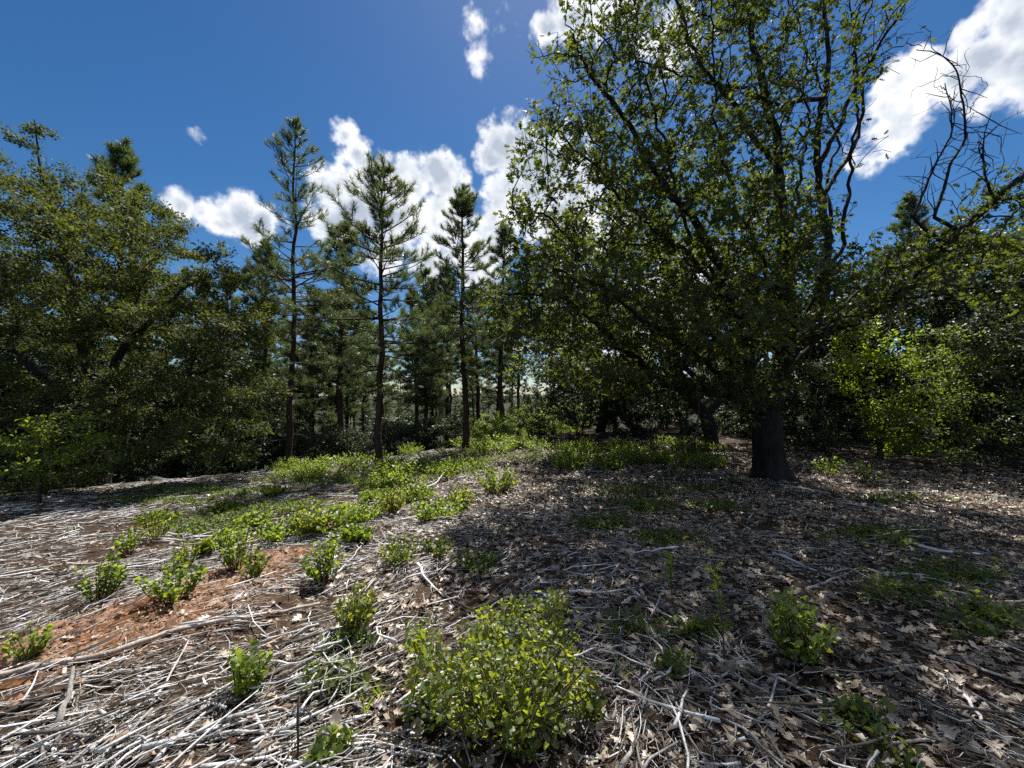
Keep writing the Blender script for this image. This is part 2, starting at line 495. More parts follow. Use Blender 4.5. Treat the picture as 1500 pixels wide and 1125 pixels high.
OAK = np.array([5.54, 8.5])
soil_spots = [(ground_pt(*p), s) for p, s in (((215, 905), .70), ((110, 930), .60), ((330, 850), .46), ((30, 960), .52), ((400, 815), .34),
                                               ((470, 770), .30))]
def bare(x, y):
    v = np.zeros(np.shape(x))
    for p, s in soil_spots:
        v = np.maximum(v, np.exp(-((x - p[0]) ** 2 + ((y - p[1]) * 1.25) ** 2) / (s * s)))
    return v
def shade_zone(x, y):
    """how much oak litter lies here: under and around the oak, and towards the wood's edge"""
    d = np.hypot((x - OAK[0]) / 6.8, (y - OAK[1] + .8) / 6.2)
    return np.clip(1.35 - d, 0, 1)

nr, na = 190, 360
rad = np.concatenate([[0.0], np.geomspace(.35, 40, nr - 22), np.geomspace(46, 1500, 21)])
ang = np.linspace(0, 2 * np.pi, na, endpoint=False)
# finer in front of the camera
ang = ang + .62 * np.sin(ang * 1.0) * 0
X = rad[:, None] * np.sin(ang)[None]; Y = rad[:, None] * np.cos(ang)[None]
Z = hgt(X, Y)
near = np.exp(-(rad / 14) ** 2)[:, None]
Z = Z + near * (.05 * (vnoise(X, Y, .22, 5) - .5) + .03 * (vnoise(X, Y, .08, 8) - .5))
GV = np.stack([X, Y, Z], -1).reshape(-1, 3)
i = np.arange(nr - 1)[:, None] * na; j = np.arange(na)[None]; j2 = (j + 1) % na
q = np.stack([i + j, i + na + j, i + na + j2, i + j2], -1).reshape(-1, 4)
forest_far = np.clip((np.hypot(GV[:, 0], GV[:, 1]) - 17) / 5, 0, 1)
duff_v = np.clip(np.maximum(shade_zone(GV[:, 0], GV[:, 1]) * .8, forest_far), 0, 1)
gme = mesh_np('ground', GV, q, M['soil'], True, {'bare_soil': bare(GV[:, 0], GV[:, 1]), 'duff': duff_v, 'wood_floor': forest_far})
ground = obj('ground', gme); ground['kind'] = 'structure'
ground['label'] = 'sloping clearing floor of brown litter and reddish bare soil'

# ------------------------------------------------------------------ leaf templates (x along the blade, z the upper face)
def simple_leaf(w=.30, fold=.10, droop=.08):
    V = np.array([(0, 0, 0), (.48, w, fold), (.5, 0, 0), (.48, -w, fold), (1, 0, -droop)], float)
    F = np.array([(0, 2, 1), (2, 4, 1), (0, 3, 2), (2, 3, 4)])
    return V, F

def round_leaf(w=.34, fold=.08, droop=.1):
    V = [(0, 0, 0)]
    half = [(.18, w * .66), (.42, w), (.70, w * .82), (.90, w * .42)]
    mid = [(.2, 0, .0), (.45, 0, .0), (.72, 0, -droop * .4), (1, 0, -droop)]
    V += mid
    V += [(x, y, fold * y / w - droop * x * x * .7) for x, y in half]
    V += [(x, -y, fold * y / w - droop * x * x * .7) for x, y in half]
    F = []
    for o in (5, 9):
        L = [(0, 1, o), (1, o + 1, o), (1, 2, o + 1), (2, o + 2, o + 1), (2, 3, o + 2), (3, o + 3, o + 2), (3, 4, o + 3)]
        F += [t if o == 5 else t[::-1] for t in L]
    return np.array(V, float), np.array(F)

def oak_leaf(curl=.0, fold=.1, n=3, twist=0.0):
    """lobed leaf: a lobe is one triangle either side of the midrib"""
    V, F = [], []
    spec = [(.04, .36, .32, .26), (.28, .64, .60, .37), (.55, .88, .84, .27)]
    for s in (1, -1):
        for a, b, tx, ty in spec:
            k = len(V)
            V += [(a, 0, 0), (b, 0, 0), (tx, s * ty, fold)]
            F.append((k, k + 1, k + 2) if s > 0 else (k + 1, k, k + 2))
    k = len(V)
    V += [(.78, .07, 0), (.78, -.07, 0), (1.02, 0, 0)]
    F.append((k, k + 1, k + 2))
    V = np.array(V, float)
    V[:, 2] += curl * (V[:, 0] - .45) ** 2 + twist * V[:, 0] * V[:, 1]
    return V, np.array(F)

def dead_leaf_t(curl, fold, twist):
    """curled dry lobed leaf with a continuous blade"""
    mid = np.array([(0, 0), (.15, 0), (.33, 0), (.48, 0), (.65, 0), (.80, 0), (1.0, 0)])
    edge = np.array([(.05, .03), (.26, .24), (.34, .10), (.54, .36), (.62, .12), (.80, .27), (.90, .08)])
    V = [(x, 0, 0) for x, _ in mid] + [(x, y, fold * y) for x, y in edge] + [(x, -y, fold * y * .8) for x, y in edge]
    F = []
    for i in range(6):
        F += [(i, i + 1, 7 + i), (i + 1, 8 + i, 7 + i), (i + 1, i, 14 + i), (i + 1, 14 + i, 15 + i)]
    V = np.array(V, float)
    V[:, 2] += curl * (V[:, 0] - .4) ** 2 + twist * V[:, 0] * V[:, 1]
    return V, np.array(F)

# ------------------------------------------------------------------ branch growth
class Skel:
    """nodes added parent before child"""
    def __init__(s):
        s.P = np.zeros((60000, 3)); s.par = np.full(60000, -1); s.L = np.zeros(60000); s.R = np.zeros(60000); s.hand = np.full(60000, -1)
        s.n = 0
    def add(s, p, par, hand=-1, r=0.0):
        i = s.n; s.P[i] = p; s.par[i] = par; s.hand[i] = hand; s.R[i] = r
        s.L[i] = 0 if par < 0 else s.L[par] + np.linalg.norm(s.P[i] - s.P[par])
        s.n += 1
        return i
    def polyline(s, pts, par, r0, r1, hand, step=.18, wob=.03, r=rng, soft=3):
        pts = np.asarray(pts, float)
        if par >= 0: pts = np.concatenate([s.P[par:par + 1], pts])
        # smooth through the points
        d = np.concatenate([[0], np.cumsum(np.linalg.norm(np.diff(pts, axis=0), axis=1))])
        n = max(3, int(d[-1] / step))
        u = np.linspace(0, d[-1], n + 1)
        Q = np.stack([np.interp(u, d, pts[:, k]) for k in range(3)], -1)
        for _ in range(soft):
            Q[1:-1] = .5 * Q[1:-1] + .25 * (Q[:-2] + Q[2:])
        w = np.cumsum(r.normal(size=(n + 1, 3)), axis=0) * wob * .5
        w -= np.linspace(0, 1, n + 1)[:, None] * w[-1]
        Q += w
        rr = r0 + (r1 - r0) * (u / d[-1]) ** .8
        ids = []
        st = 1 if par >= 0 else 0
        for k in range(st, n + 1):
            par = s.add(Q[k], par, hand, rr[k]); ids.append(par)
        return ids
    def reach(s, targets, w=.35, step=.22, wob=.05, arc=.06, first=0, r=rng):
        """connect every target to the skeleton, near ones first; returns tip ids"""
        tips = []
        d0 = np.min(np.linalg.norm(targets[:, None, :] - s.P[None, first:s.n:3], axis=-1), axis=1)
        for t in targets[np.argsort(d0)]:
            P = s.P[first:s.n]
            v = t - P; d = np.linalg.norm(v, axis=1)
            cost = d + w * s.L[first:s.n] * .5 + np.where(v[:, 2] < -.2 * d, .35 * d, 0)
            i = int(np.argmin(cost)) + first
            D = np.linalg.norm(t - s.P[i])
            if D < .03: continue
            n = max(2, int(D / step))
            a, b = s.P[i], t
            par = i
            side = r.normal(size=3); 
            for k in range(1, n + 1):
                f = k / n
                p = a + (b - a) * f
                p = p + side * wob * D * math.sin(math.pi * f) + np.array([0, 0, arc * D * math.sin(math.pi * f)])
                if k < n: p = p + r.normal(size=3) * wob * .35 * min(D, 1)
                par = s.add(p, par)
            tips.append(par)
        return tips
    def radii(s, tip=.004, e=2.3):
        n = s.n
        acc = np.zeros(n); kids = np.zeros(n, int)
        for i in range(n - 1, -1, -1):
            if kids[i] == 0: acc[i] = tip ** e
            p = s.par[i]
            if p >= 0:
                acc[p] += acc[i]; kids[p] += 1
        rr = acc ** (1 / e)
        s.rad = np.where(s.hand[:n] >= 0, np.maximum(s.R[:n], 0), rr)
        for i in range(n):       # never thicker than what carries it
            p = s.par[i]
            if p >= 0 and s.hand[i] < 0: s.rad[i] = min(s.rad[i], s.rad[p] * .92)
        s.acc = acc; s.kids = kids
    def chains(s, sel):
        """branches as lists of node ids; a branch follows its thickest child"""
        n = s.n
        best = np.full(n, -1); bv = np.zeros(n)
        for i in range(n):
            p = s.par[i]
            if p >= 0:
                v = s.acc[i] * (1000 if s.hand[i] >= 0 and s.hand[i] == s.hand[p] else 1)
                if s.hand[i] != s.hand[p] and s.hand[p] >= 0: v *= .0
                if v > bv[p]: bv[p] = v; best[p] = i
        out = []
        for i in range(n):
            p = s.par[i]
            if p >= 0 and best[p] == i: continue
            ch = [p, i] if p >= 0 else [i]
            k = i
            while best[k] >= 0:
                k = best[k]; ch.append(k)
            if len(ch) >= 2 and sel(s.hand[i]): out.append(ch)
        return out

def tubes_of(sk, chains, kmax=7, rough=0.0):
    bag = Bag()
    for ch in chains:
        r = sk.rad[ch].copy()
        if len(ch) > 1: r[0] = min(r[0], r[1] * 1.25)
        k = 3 if r[1] < .012 else 4 if r[1] < .03 else 6 if r[1] < .08 else kmax
        if k == 3 and len(ch) > 5:
            ch = ch[:1] + ch[1:-1:2] + ch[-1:]; r = sk.rad[ch].copy(); r[0] = min(r[0], r[1] * 1.25)
        bag.add(*tube(sk.P[ch], r, k, cap=r[1] > .012, rough=rough if k > 6 else 0))
    return bag

def ell_points(n, centres, r=rng, shell=.45):
    """points inside a union of ellipsoids (centre, radii, weight), thicker towards the outside"""
    w = np.array([c[2] for c in centres], float); w /= w.sum()
    k = r.choice(len(centres), size=n, p=w)
    c = np.array([c[0] for c in centres])[k]; e = np.array([c[1] for c in centres])[k]
    d = rnd_dir(n, r)
    rr = (shell ** 3 + (1 - shell ** 3) * r.random(n)) ** (1 / 3)
    return c + d * rr[:, None] * e

def thin_out(P, dmin):
    keep = []
    cell = {}
    for i, p in enumerate(P):
        k = tuple((p // dmin).astype(int))
        ok = True
        for a in (-1, 0, 1):
            for b in (-1, 0, 1):
                for c in (-1, 0, 1):
                    for j in cell.get((k[0] + a, k[1] + b, k[2] + c), ()):
                        if ((P[j] - p) ** 2).sum() < dmin * dmin: ok = False; break
                    if not ok: break
                if not ok: break
            if not ok: break
        if ok:
            keep.append(i); cell.setdefault(k, []).append(i)
    return P[keep]

def clumps(centres, dmin, rc, per, d2, r=rng, shell=.35, n=3000):
    """twig ends gathered in flattened sprays, with gaps between the sprays"""
    c = thin_out(ell_points(n, centres, r, shell), dmin)
    k = np.repeat(np.arange(len(c)), per)
    f = r.uniform(.55, 1.25, len(c))[k]
    d = rnd_dir(len(k), r) * (r.random(len(k)) ** (1 / 3))[:, None] * np.array([rc[0], rc[0], rc[1]])
    tl = r.normal(size=(len(c), 2))[k] * .25
    d[:, 2] += tl[:, 0] * d[:, 0] + tl[:, 1] * d[:, 1]
    return thin_out(c[k] + d * f[:, None], d2)

def leaves_on(sk, tips, per, spread, size, size_sd=.22, flat=.55, back=3, r=rng, outward=None):
    """leaf places round the ends of twigs"""
    tips = np.asarray(tips)
    n = len(tips) * per
    base = np.repeat(tips, per)
    hop = r.integers(0, back + 1, n)
    node = base.copy()
    for k in range(1, back + 1):
        m_ = (hop >= k) & (sk.par[node] >= 0)
        node[m_] = sk.par[node[m_]]
    par = np.maximum(sk.par[node], 0)
    f = r.random(n)[:, None]
    P = sk.P[node] * (1 - f) + sk.P[par] * f
    d = norm(sk.P[base] - sk.P[par] + 1e-6)
    off = rnd_dir(n, r)
    off[:, 2] *= .8
    P = P + off * (spread * r.random(n) ** .6)[:, None]
    xd = norm(off + .6 * d + r.normal(size=(n, 3)) * .35 + np.array([0, 0, -.15]))
    nr_ = norm(np.array([0, 0, 1.0]) * flat + rnd_dir(n, r) * (1 - flat) + np.array([0, -.05, 0]))
    S = size * np.clip(1 + r.normal(size=n) * size_sd, .45, 1.7)
    return P, frames(xd, nr_), S

print('setup %.1fs' % (time.time() - T0))

# ------------------------------------------------------------------ foliage and tree builders
T_OAK = [oak_leaf(-.25, .10), oak_leaf(.2, .16, 3, .3), oak_leaf(-.45, .05, 3, -.3)]
T_SIMPLE = [simple_leaf(.27, .08, .08), simple_leaf(.33, .12, .02)]
T_LIVE = [(np.array([(0, 0, 0), (.5, .30, .06), (.5, -.30, .06), (1, 0, -.05)], float), np.array([(0, 3, 1), (0, 2, 3)])),
          (np.array([(0, 0, 0), (.45, .26, -.05), (.5, -.28, .02), (1, 0, .05)], float), np.array([(0, 3, 1), (0, 2, 3)]))]
T_ROUND = [round_leaf(.36, .07, .12), round_leaf(.32, -.04, .05), round_leaf(.40, .12, .2)]

def foliage(root, base, P, Mx, S, tmpl, mat, part='crown', single=0, r=rng, kind='stuff'):
    """joined leaves of one plant; the `single` largest in view become leaves of their own"""
    k = r.integers(0, len(tmpl), len(P))
    alone = np.zeros(len(P), bool)
    if single:
        v = P - np.array([0, 0, EYE])
        ok = (v[:, 1] > .5) & (np.abs(v[:, 0] / np.maximum(v[:, 1], .1)) < 1.25) & (np.abs(v[:, 2] / np.maximum(v[:, 1], .1)) < .95)
        score = np.where(ok, S / np.linalg.norm(v, axis=1), 0)
        alone[np.argsort(-score)[:single]] = True
    bag = Bag()
    for a in range(len(tmpl)):
        s_ = (k == a) & ~alone
        if s_.any():
            bag.add(*stamp(tmpl[a][0], tmpl[a][1], P[s_] - base, Mx[s_], S[s_]))
    holder = obj(part, bag.mesh(part, mat), root, kind) if bag.n else root
    if single:
        shared = [mesh_np('leaf', tv, tf, mat) for tv, tf in tmpl]
        for i in np.nonzero(alone)[0]:
            mt = Matrix.Identity(4)
            for c in range(3):
                ax = Mx[i, c] * S[i]
                mt[0][c], mt[1][c], mt[2][c] = ax
            q_ = P[i] - base
            mt[0][3], mt[1][3], mt[2][3] = q_
            obj('leaf', shared[k[i]], holder, None, mt)

def shift(bag, base):
    for v in bag.V: v -= base
    return bag

# ------------------------------------------------------------------ the big oak
def A(px, py, Y): return at(px, py, Y)
def gz(p): return np.array([p[0], p[1], float(hgt(p[0], p[1]))])

r1 = np.random.default_rng(11)
ob = gz(A(1130, 700, 8.5))
oak = thing('oak_tree', 'huge spreading oak with thick dark forked trunk and open leafy crown', 'tree', ob)
sk = Skel()
trunk = sk.polyline([ob + (0, 0, -.15), A(1131, 690, 8.5), A(1126, 640, 8.5), A(1122, 600, 8.5)], -1, .50, .37, 0, .06, .01, r1)
# root flare
for i_ in trunk:
    hh = sk.P[i_][2] - ob[2]
    sk.R[i_] = .288 + .12 * math.exp(-max(hh, 0) / .20) - .02 * min(hh, 1.6)
top = trunk[-1]
LIMB = {}
def limb(nm, par, pts, r0, r1_, wob=.05):
    LIMB[nm] = sk.polyline([A(*p) for p in pts], par, r0 * (.60 if nm == 'right' else .74), r1_, len(LIMB) + 1, .16, wob, r1)
    return LIMB[nm]
limb('main', top, [(1138, 562, 8.5), (1142, 500, 8.6), (1146, 420, 8.7), (1143, 300, 8.7), (1140, 220, 8.7), (1124, 142, 8.6), (1100, 60, 8.5), (1085, -60, 8.4)], .27, .03)
limb('right', top, [(1142, 560, 8.4), (1162, 525, 8.2), (1192, 490, 8.0), (1246, 470, 7.7), (1302, 438, 7.4), (1345, 400, 7.2), (1392, 345, 7.0), (1440, 310, 6.9), (1500, 258, 6.7), (1570, 200, 6.6)], .25, .04)
limb('second', LIMB['main'][3], [(1165, 500, 8.7), (1190, 444, 8.8), (1197, 350, 8.9), (1197, 266, 8.9), (1191, 178, 8.9), (1210, 100, 8.8), (1205, 0, 8.7), (1215, -70, 8.6)], .17, .03)
limb('leftup', top, [(1095, 575, 8.4), (1090, 500, 8.2), (1060, 380, 7.9), (1030, 335, 7.8), (962, 255, 7.5), (900, 165, 7.3), (858, 118, 7.2), (840, 50, 7.1)], .20, .02)
limb('leftlow', top, [(1085, 588, 8.3), (1010, 568, 7.9), (930, 510, 7.5), (865, 450, 7.1), (800, 425, 6.6), (735, 430, 6.2)], .17, .02)
limb('front', LIMB['leftlow'][2], [(1040, 545, 7.4), (960, 480, 6.4), (880, 420, 5.6), (810, 395, 5.1)], .10, .015)
limb('back', top, [(1105, 560, 8.9), (1050, 470, 9.8), (980, 380, 10.4), (900, 320, 10.8)], .17, .03)
limb('upright', LIMB['second'][len(LIMB['second']) // 2], [(1235, 153, 8.8), (1267, 107, 8.7), (1303, 46, 8.6), (1331, 0, 8.5), (1350, -50, 8.5)], .085, .02)
limb('upright2', LIMB['second'][len(LIMB['second']) // 2 - 4], [(1262, 220, 9.0), (1276, 150, 9.0), (1258, 71, 8.9), (1278, 0, 8.9)], .075, .02)
limb('topleft', LIMB['main'][len(LIMB['main']) // 2], [(1110, 230, 8.3), (1050, 130, 8.0), (1000, 40, 7.8), (960, -60, 7.7)], .09, .02)
limb('cross', LIMB['second'][len(LIMB['second']) * 2 // 3], [(1150, 150, 8.4), (1090, 130, 7.9), (1000, 110, 7.5), (930, 90, 7.3)], .07, .015)
limb('rightback', LIMB['right'][4], [(1240, 440, 8.6), (1300, 390, 9.2), (1360, 375, 9.8)], .07, .02)
limb('front2', LIMB['right'][6], [(1180, 470, 7.0), (1150, 420, 6.2), (1100, 400, 5.7)], .07, .015)

for nm, par, k_, pts in [('main', 'main', 6, [(1120, 400, 8.2), (1085, 300, 8.0), (1060, 200, 7.9), (1040, 90, 7.8), (1030, -40, 7.7)]), ('main', 'main', 10, [(1165, 330, 9.0), (1170, 200, 9.2), (1160, 80, 9.2), (1150, -60, 9.2)]),
                         ('leftup', 'leftup', 8, [(1010, 330, 8.2), (960, 200, 8.2), (930, 90, 8.1), (905, -20, 8.0)]), ('leftup', 'leftup', 12, [(900, 280, 7.2), (850, 220, 7.0), (800, 180, 6.9)]),
                         ('second', 'second', 6, [(1230, 350, 8.6), (1240, 260, 8.5), (1245, 160, 8.4), (1240, 60, 8.3), (1230, -40, 8.2)]), ('second', 'second', 10, [(1215, 300, 9.6), (1225, 200, 9.9), (1180, 100, 10.0), (1160, 0, 10.0)]),
                         ('leftlow', 'leftlow', 8, [(920, 440, 7.2), (850, 370, 6.9), (790, 330, 6.7), (750, 300, 6.6)]), ('back', 'back', 6, [(960, 330, 10.0), (880, 250, 10.0), (820, 200, 10.0)])]:
    limb('stem%d' % len(LIMB), LIMB[par][min(k_, len(LIMB[par]) - 1)], pts, .075, .012, .07)

def E(px, py, Y, rx, ry, dy, w):
    s_ = Y / FPX
    return (A(px, py, Y), np.array([rx * s_, dy, ry * s_]), w)
crown = [E(905, 150, 7.6, 135, 130, 1.8, 1.6), E(1060, 60, 8.0, 170, 130, 2.2, 2.0), E(1210, 60, 8.7, 85, 110, 1.8, .75), E(840, 300, 7.2, 110, 110, 1.7, 1.3),
         E(980, 300, 7.8, 150, 130, 2.2, 1.6), E(850, 440, 6.9, 130, 70, 1.6, 1.5), E(1010, 460, 7.4, 130, 80, 1.7, 1.6), E(950, 545, 7.6, 150, 42, 1.5, 1.0),
         E(1140, 420, 7.4, 110, 75, 1.5, .9), E(1330, 400, 9.9, 80, 45, 1.0, .4), E(1180, 240, 9.0, 70, 110, 1.6, .6),
         E(1080, -70, 8.4, 200, 70, 2.2, 1.2), E(930, 20, 7.6, 90, 70, 1.6, .7), E(1220, -60, 8.6, 70, 40, 1.4, .3), E(1290, 60, 8.6, 45, 60, .8, .18), E(960, 400, 9.8, 180, 130, 1.6, 1.4),
         E(800, 395, 5.3, 60, 25, .7, .28), E(1060, 480, 6.0, 90, 40, .8, .5), E(760, 460, 6.3, 55, 40, 1.0, .35), E(1470, 300, 6.8, 50, 40, .8, .22), E(1385, 385, 7.3, 90, 45, .7, .8), E(1470, 395, 7.2, 70, 50, .8, .6), E(1440, 335, 7.0, 60, 30, .6, .3), E(1095, 515, 7.2, 90, 50, .8, 1.3), E(1050, 572, 7.2, 80, 24, .6, .5), E(1255, 425, 7.2, 80, 42, .6, .8), E(1325, 395, 6.9, 70, 42, .6, .8), E(1150, 330, 7.6, 80, 70, .9, .8), E(1180, 150, 7.9, 90, 90, 1.0, .8), E(1110, 560, 7.3, 90, 26, .5, 1.0), E(1000, 200, 7.6, 90, 90, 1.0, .8)]
tg = clumps(crown, .52, (.44, .24), 17, .15, r1, .28, 4200)
tips = sk.reach(tg, .32, .20, .09, .05, trunk[-1], r1)
# bare crooked branches rising from the long limb
bare_start = sk.n
rl = LIMB['right']
def near_node(ids, p):
    return ids[int(np.argmin(np.linalg.norm(sk.P[ids] - p, axis=1)))]
LB = {}
def bare_limb(nm, par_ids, pts, r0, r1_):
    p0 = near_node(par_ids, A(*pts[0]))
    LB[nm] = sk.polyline([A(*p) for p in pts], p0, r0, r1_, 40 + len(LB), .12, .016, r1, 0)
bare_limb('a', rl, [(1338, 318, 7.1), (1356, 278, 7.1), (1371, 238, 7.1), (1392, 199, 7.0), (1392, 160, 7.0), (1384, 122, 7.0)], .033, .007)
bare_limb('b', rl, [(1367, 317, 7.0), (1385, 270, 7.0), (1396, 235, 7.0), (1413, 208, 7.0), (1411, 174, 6.9), (1404, 132, 6.9), (1399, 103, 6.9), (1385, 85, 6.9), (1360, 74, 6.9), (1342, 73, 6.9)], .034, .007)
bare_limb('c', rl, [(1446, 277, 6.8), (1436, 235, 6.8), (1441, 196, 6.8), (1452, 166, 6.8)], .026, .006)
rb = np.random.default_rng(5)
twigs = {'a': [((1371, 238), (1352, 262), (1340, 268), (1330, 258)), ((1385, 215), (1368, 205)), ((1392, 170), (1370, 150), (1352, 165), (1338, 170)), ((1386, 130), (1370, 120), (1372, 98)), ((1356, 278), (1343, 268), (1322, 262))],
         'b': [((1413, 208), (1430, 213), (1436, 205)), ((1411, 174), (1425, 150), (1437, 130), (1420, 112), (1405, 105)), ((1404, 132), (1418, 100), (1410, 80), (1420, 70)), ((1400, 110), (1370, 115), (1345, 130), (1330, 145)), ((1385, 85), (1360, 72), (1362, 50)), ((1396, 235), (1376, 243)), ((1406, 150), (1390, 138), (1372, 128)), ((1412, 180), (1432, 165)), ((1399, 103), (1412, 95), (1417, 105))],
         'c': [((1436, 235), (1420, 233)), ((1440, 215), (1428, 190)), ((1448, 270), (1470, 255), (1488, 235)), ((1470, 262), (1465, 235), (1464, 195))]}
for nm, tl in twigs.items():
    for q_ in tl:
        pp = [A(a_, b_, 6.95 + rb.uniform(-.25, .25)) for a_, b_ in q_]
        p0 = near_node(LB[nm], pp[0])
        sk.polyline(pp[1:], p0, .009, .003, 60, .05, .03, rb, 1)
for nm in LB:                                  # short angular spurs off the bare limbs
    for q_ in range(26):
        p0 = LB[nm][int(rb.uniform(.12, 1) * (len(LB[nm]) - 1))]
        d = norm(rb.normal(size=3) * (1, .6, .8) + np.array([0, 0, .35])); ln_ = rb.uniform(.15, .75)
        e1 = sk.P[p0] + d * ln_ * .5; e2 = e1 + norm(d + rb.normal(size=3) * .55) * ln_ * .5
        sk.polyline([e1, e2], p0, .011, .004, 60, .08, .01, rb, 0)
        if rb.random() < .6: sk.polyline([e1 + norm(d + rb.normal(size=3) * .9) * ln_ * .4], sk.n - 2, .005, .0025, 60, .08, .01, rb, 0)
# grey dead boughs hanging inside the crown
for q_ in [((1000, 385, 6.6), (1060, 395, 6.2), (1095, 420, 6.0), (1118, 450, 5.9)), ((1190, 490, 6.9), (1240, 456, 6.5), (1290, 462, 6.2), (1330, 455, 6.1)),
           ((1180, 130, 7.2), (1110, 105, 6.8), (1060, 140, 6.5), (1010, 200, 6.4)), ((1150, 160, 7.4), (1080, 190, 6.9), (1040, 260, 6.7))]:
    pp = [A(*p) for p in q_]
    p0 = int(np.argmin(np.linalg.norm(sk.P[:bare_start] - pp[0], axis=1)))
    sk.polyline(pp, p0, .024, .006, 61, .10, .04, rb)
sk.radii(.0062, 2.35)
tbag = tubes_of(sk, sk.chains(lambda h: h == 0), 40, .018)
for v in tbag.V:
    v -= ob
    th_ = np.arctan2(v[:, 1], v[:, 0]); lob = .5 + .5 * np.sin(th_ * 5 + .6 * np.sin(th_ * 2 + 1)); hz_ = np.clip(v[:, 2], 0, None)
    fur = .5 + .5 * np.sin(th_ * 19 + 2.5 * np.sin(v[:, 2] * 3.1) + 1.3 * np.sin(th_ * 3))
    f_ = 1 + .30 * lob * np.exp(-hz_ / .16) + .06 * lob - .07 * fur
    v[:, 0] *= f_; v[:, 1] *= f_
obj('trunk', tbag.mesh('trunk', M['oak_bark'], True), oak)
for li in range(1, len(LIMB) + 1):
    b_ = tubes_of(sk, sk.chains(lambda h: h == li), 10, .05)
    if b_.n: obj('limb', shift(b_, ob).mesh('limb', M['oak_bark'], True), oak)
o_ = obj('branches', shift(tubes_of(sk, sk.chains(lambda h: h == -1)), ob).mesh('branches', M['oak_bark'], True), oak); o_['kind'] = 'stuff'
for li in (40, 41, 42):
    o_ = obj('limb', shift(tubes_of(sk, sk.chains(lambda h: h == li), 8), ob).mesh('bare_limb', M['oak_bark'], True), oak)
    o_['label'] = 'bare crooked dead limb against the sky'
obj('twigs', shift(tubes_of(sk, sk.chains(lambda h: h == 60)), ob).mesh('twigs', M['oak_bark'], True), oak, 'stuff')
obj('dead_boughs', shift(tubes_of(sk, sk.chains(lambda h: h == 61)), ob).mesh('dead_boughs', M['dead_bark'], True), oak, 'stuff')
P, Mx, S = leaves_on(sk, tips, 8, .12, .120, .28, .45, 3, r1)
kp = r1.random(len(P)) < np.where(P[:, 2] > 6.2, .50, np.where(P[:, 2] > 4.6, .68, np.where(P[:, 2] > 3.4, .90, 1.0))) * np.where((P[:, 0] > 6.2) & (P[:, 1] > 7.7), .15, 1.0)
P, Mx, S = P[kp], Mx[kp], S[kp]
foliage(oak, ob, P, Mx, S, T_OAK, M['oak_leaf'], 'crown', 300, r1)
print('oak', len(tips), len(P), '%.1fs' % (time.time() - T0))

# ------------------------------------------------------------------ other broadleaf trees and shrubs
def broadleaf(name, label, cat, base, stems, crown, n_t, dmin, per, spread, size, tmpl, lmat, bmat, seed, single=0, group=None,
              flat=.5, tip=.004, reach_w=.32, back=3, shell=.35, clump=None):
    r = np.random.default_rng(seed)
    sk = Skel()
    first = None
    for i_, (pts, r0, r1_) in enumerate(stems):
        pts = np.asarray(pts, float)
        if i_ == 0 or np.linalg.norm(pts[0] - base) < .3:
            ids = sk.polyline(pts, -1, r0, r1_, i_, .2, .04, r)
        else:
            p0 = int(np.argmin(np.linalg.norm(sk.P[:sk.n] - pts[0], axis=1)))
            ids = sk.polyline(pts[1:], p0, r0, r1_, i_, .2, .05, r)
    tg = clumps(crown, clump[0], clump[1], clump[2], dmin, r, shell, n_t) if clump else ell_points(n_t, crown, r, shell)
    g_ = hgt(tg[:, 0], tg[:, 1]) + .12
    tg = tg[tg[:, 2] > g_] if len(tg) else tg
    tg = thin_out(tg, dmin)
    tips = sk.reach(tg, reach_w, .25, .08, .05, 0, r)
    sk.radii(tip, 2.3)
    root = thing(name, label, cat, base, group)
    nst = len(stems)
    nm = 'trunk' if cat == 'tree' else 'stem'
    for i_ in range(nst):
        b_ = tubes_of(sk, sk.chains(lambda h: h == i_), 10, .04)
        if b_.n: obj(nm if i_ == 0 or cat != 'tree' else 'limb', shift(b_, base).mesh(nm, bmat, True), root)
    b_ = tubes_of(sk, sk.chains(lambda h: h == -1))
    if b_.n: obj('branches', shift(b_, base).mesh('branches', bmat, True), root, 'stuff')
    P, Mx, S = leaves_on(sk, tips, per, spread, size, .25, flat, back, r)
    ok = P[:, 2] > hgt(P[:, 0], P[:, 1]) + .02
    foliage(root, base, P[ok], Mx[ok], S[ok], tmpl, lmat, 'crown' if cat == 'tree' else 'foliage', single, r)
    print(name, len(tips), len(P), '%.1fs' % (time.time() - T0))
    return root

def copy_tree(src, name, label, cat, base, rz, sc, group=None, zs=1.0):
    root = thing(name, label, cat, base, group, rz)
    root.scale = (sc, sc, sc * zs)
    for ch in src.children:
        if ch.name.startswith('leaf'): continue
        c = bpy.data.objects.new(ch.name.split('.')[0], ch.data); C.objects.link(c); c.parent = root
        if 'kind' in ch: c['kind'] = ch['kind']
    return root

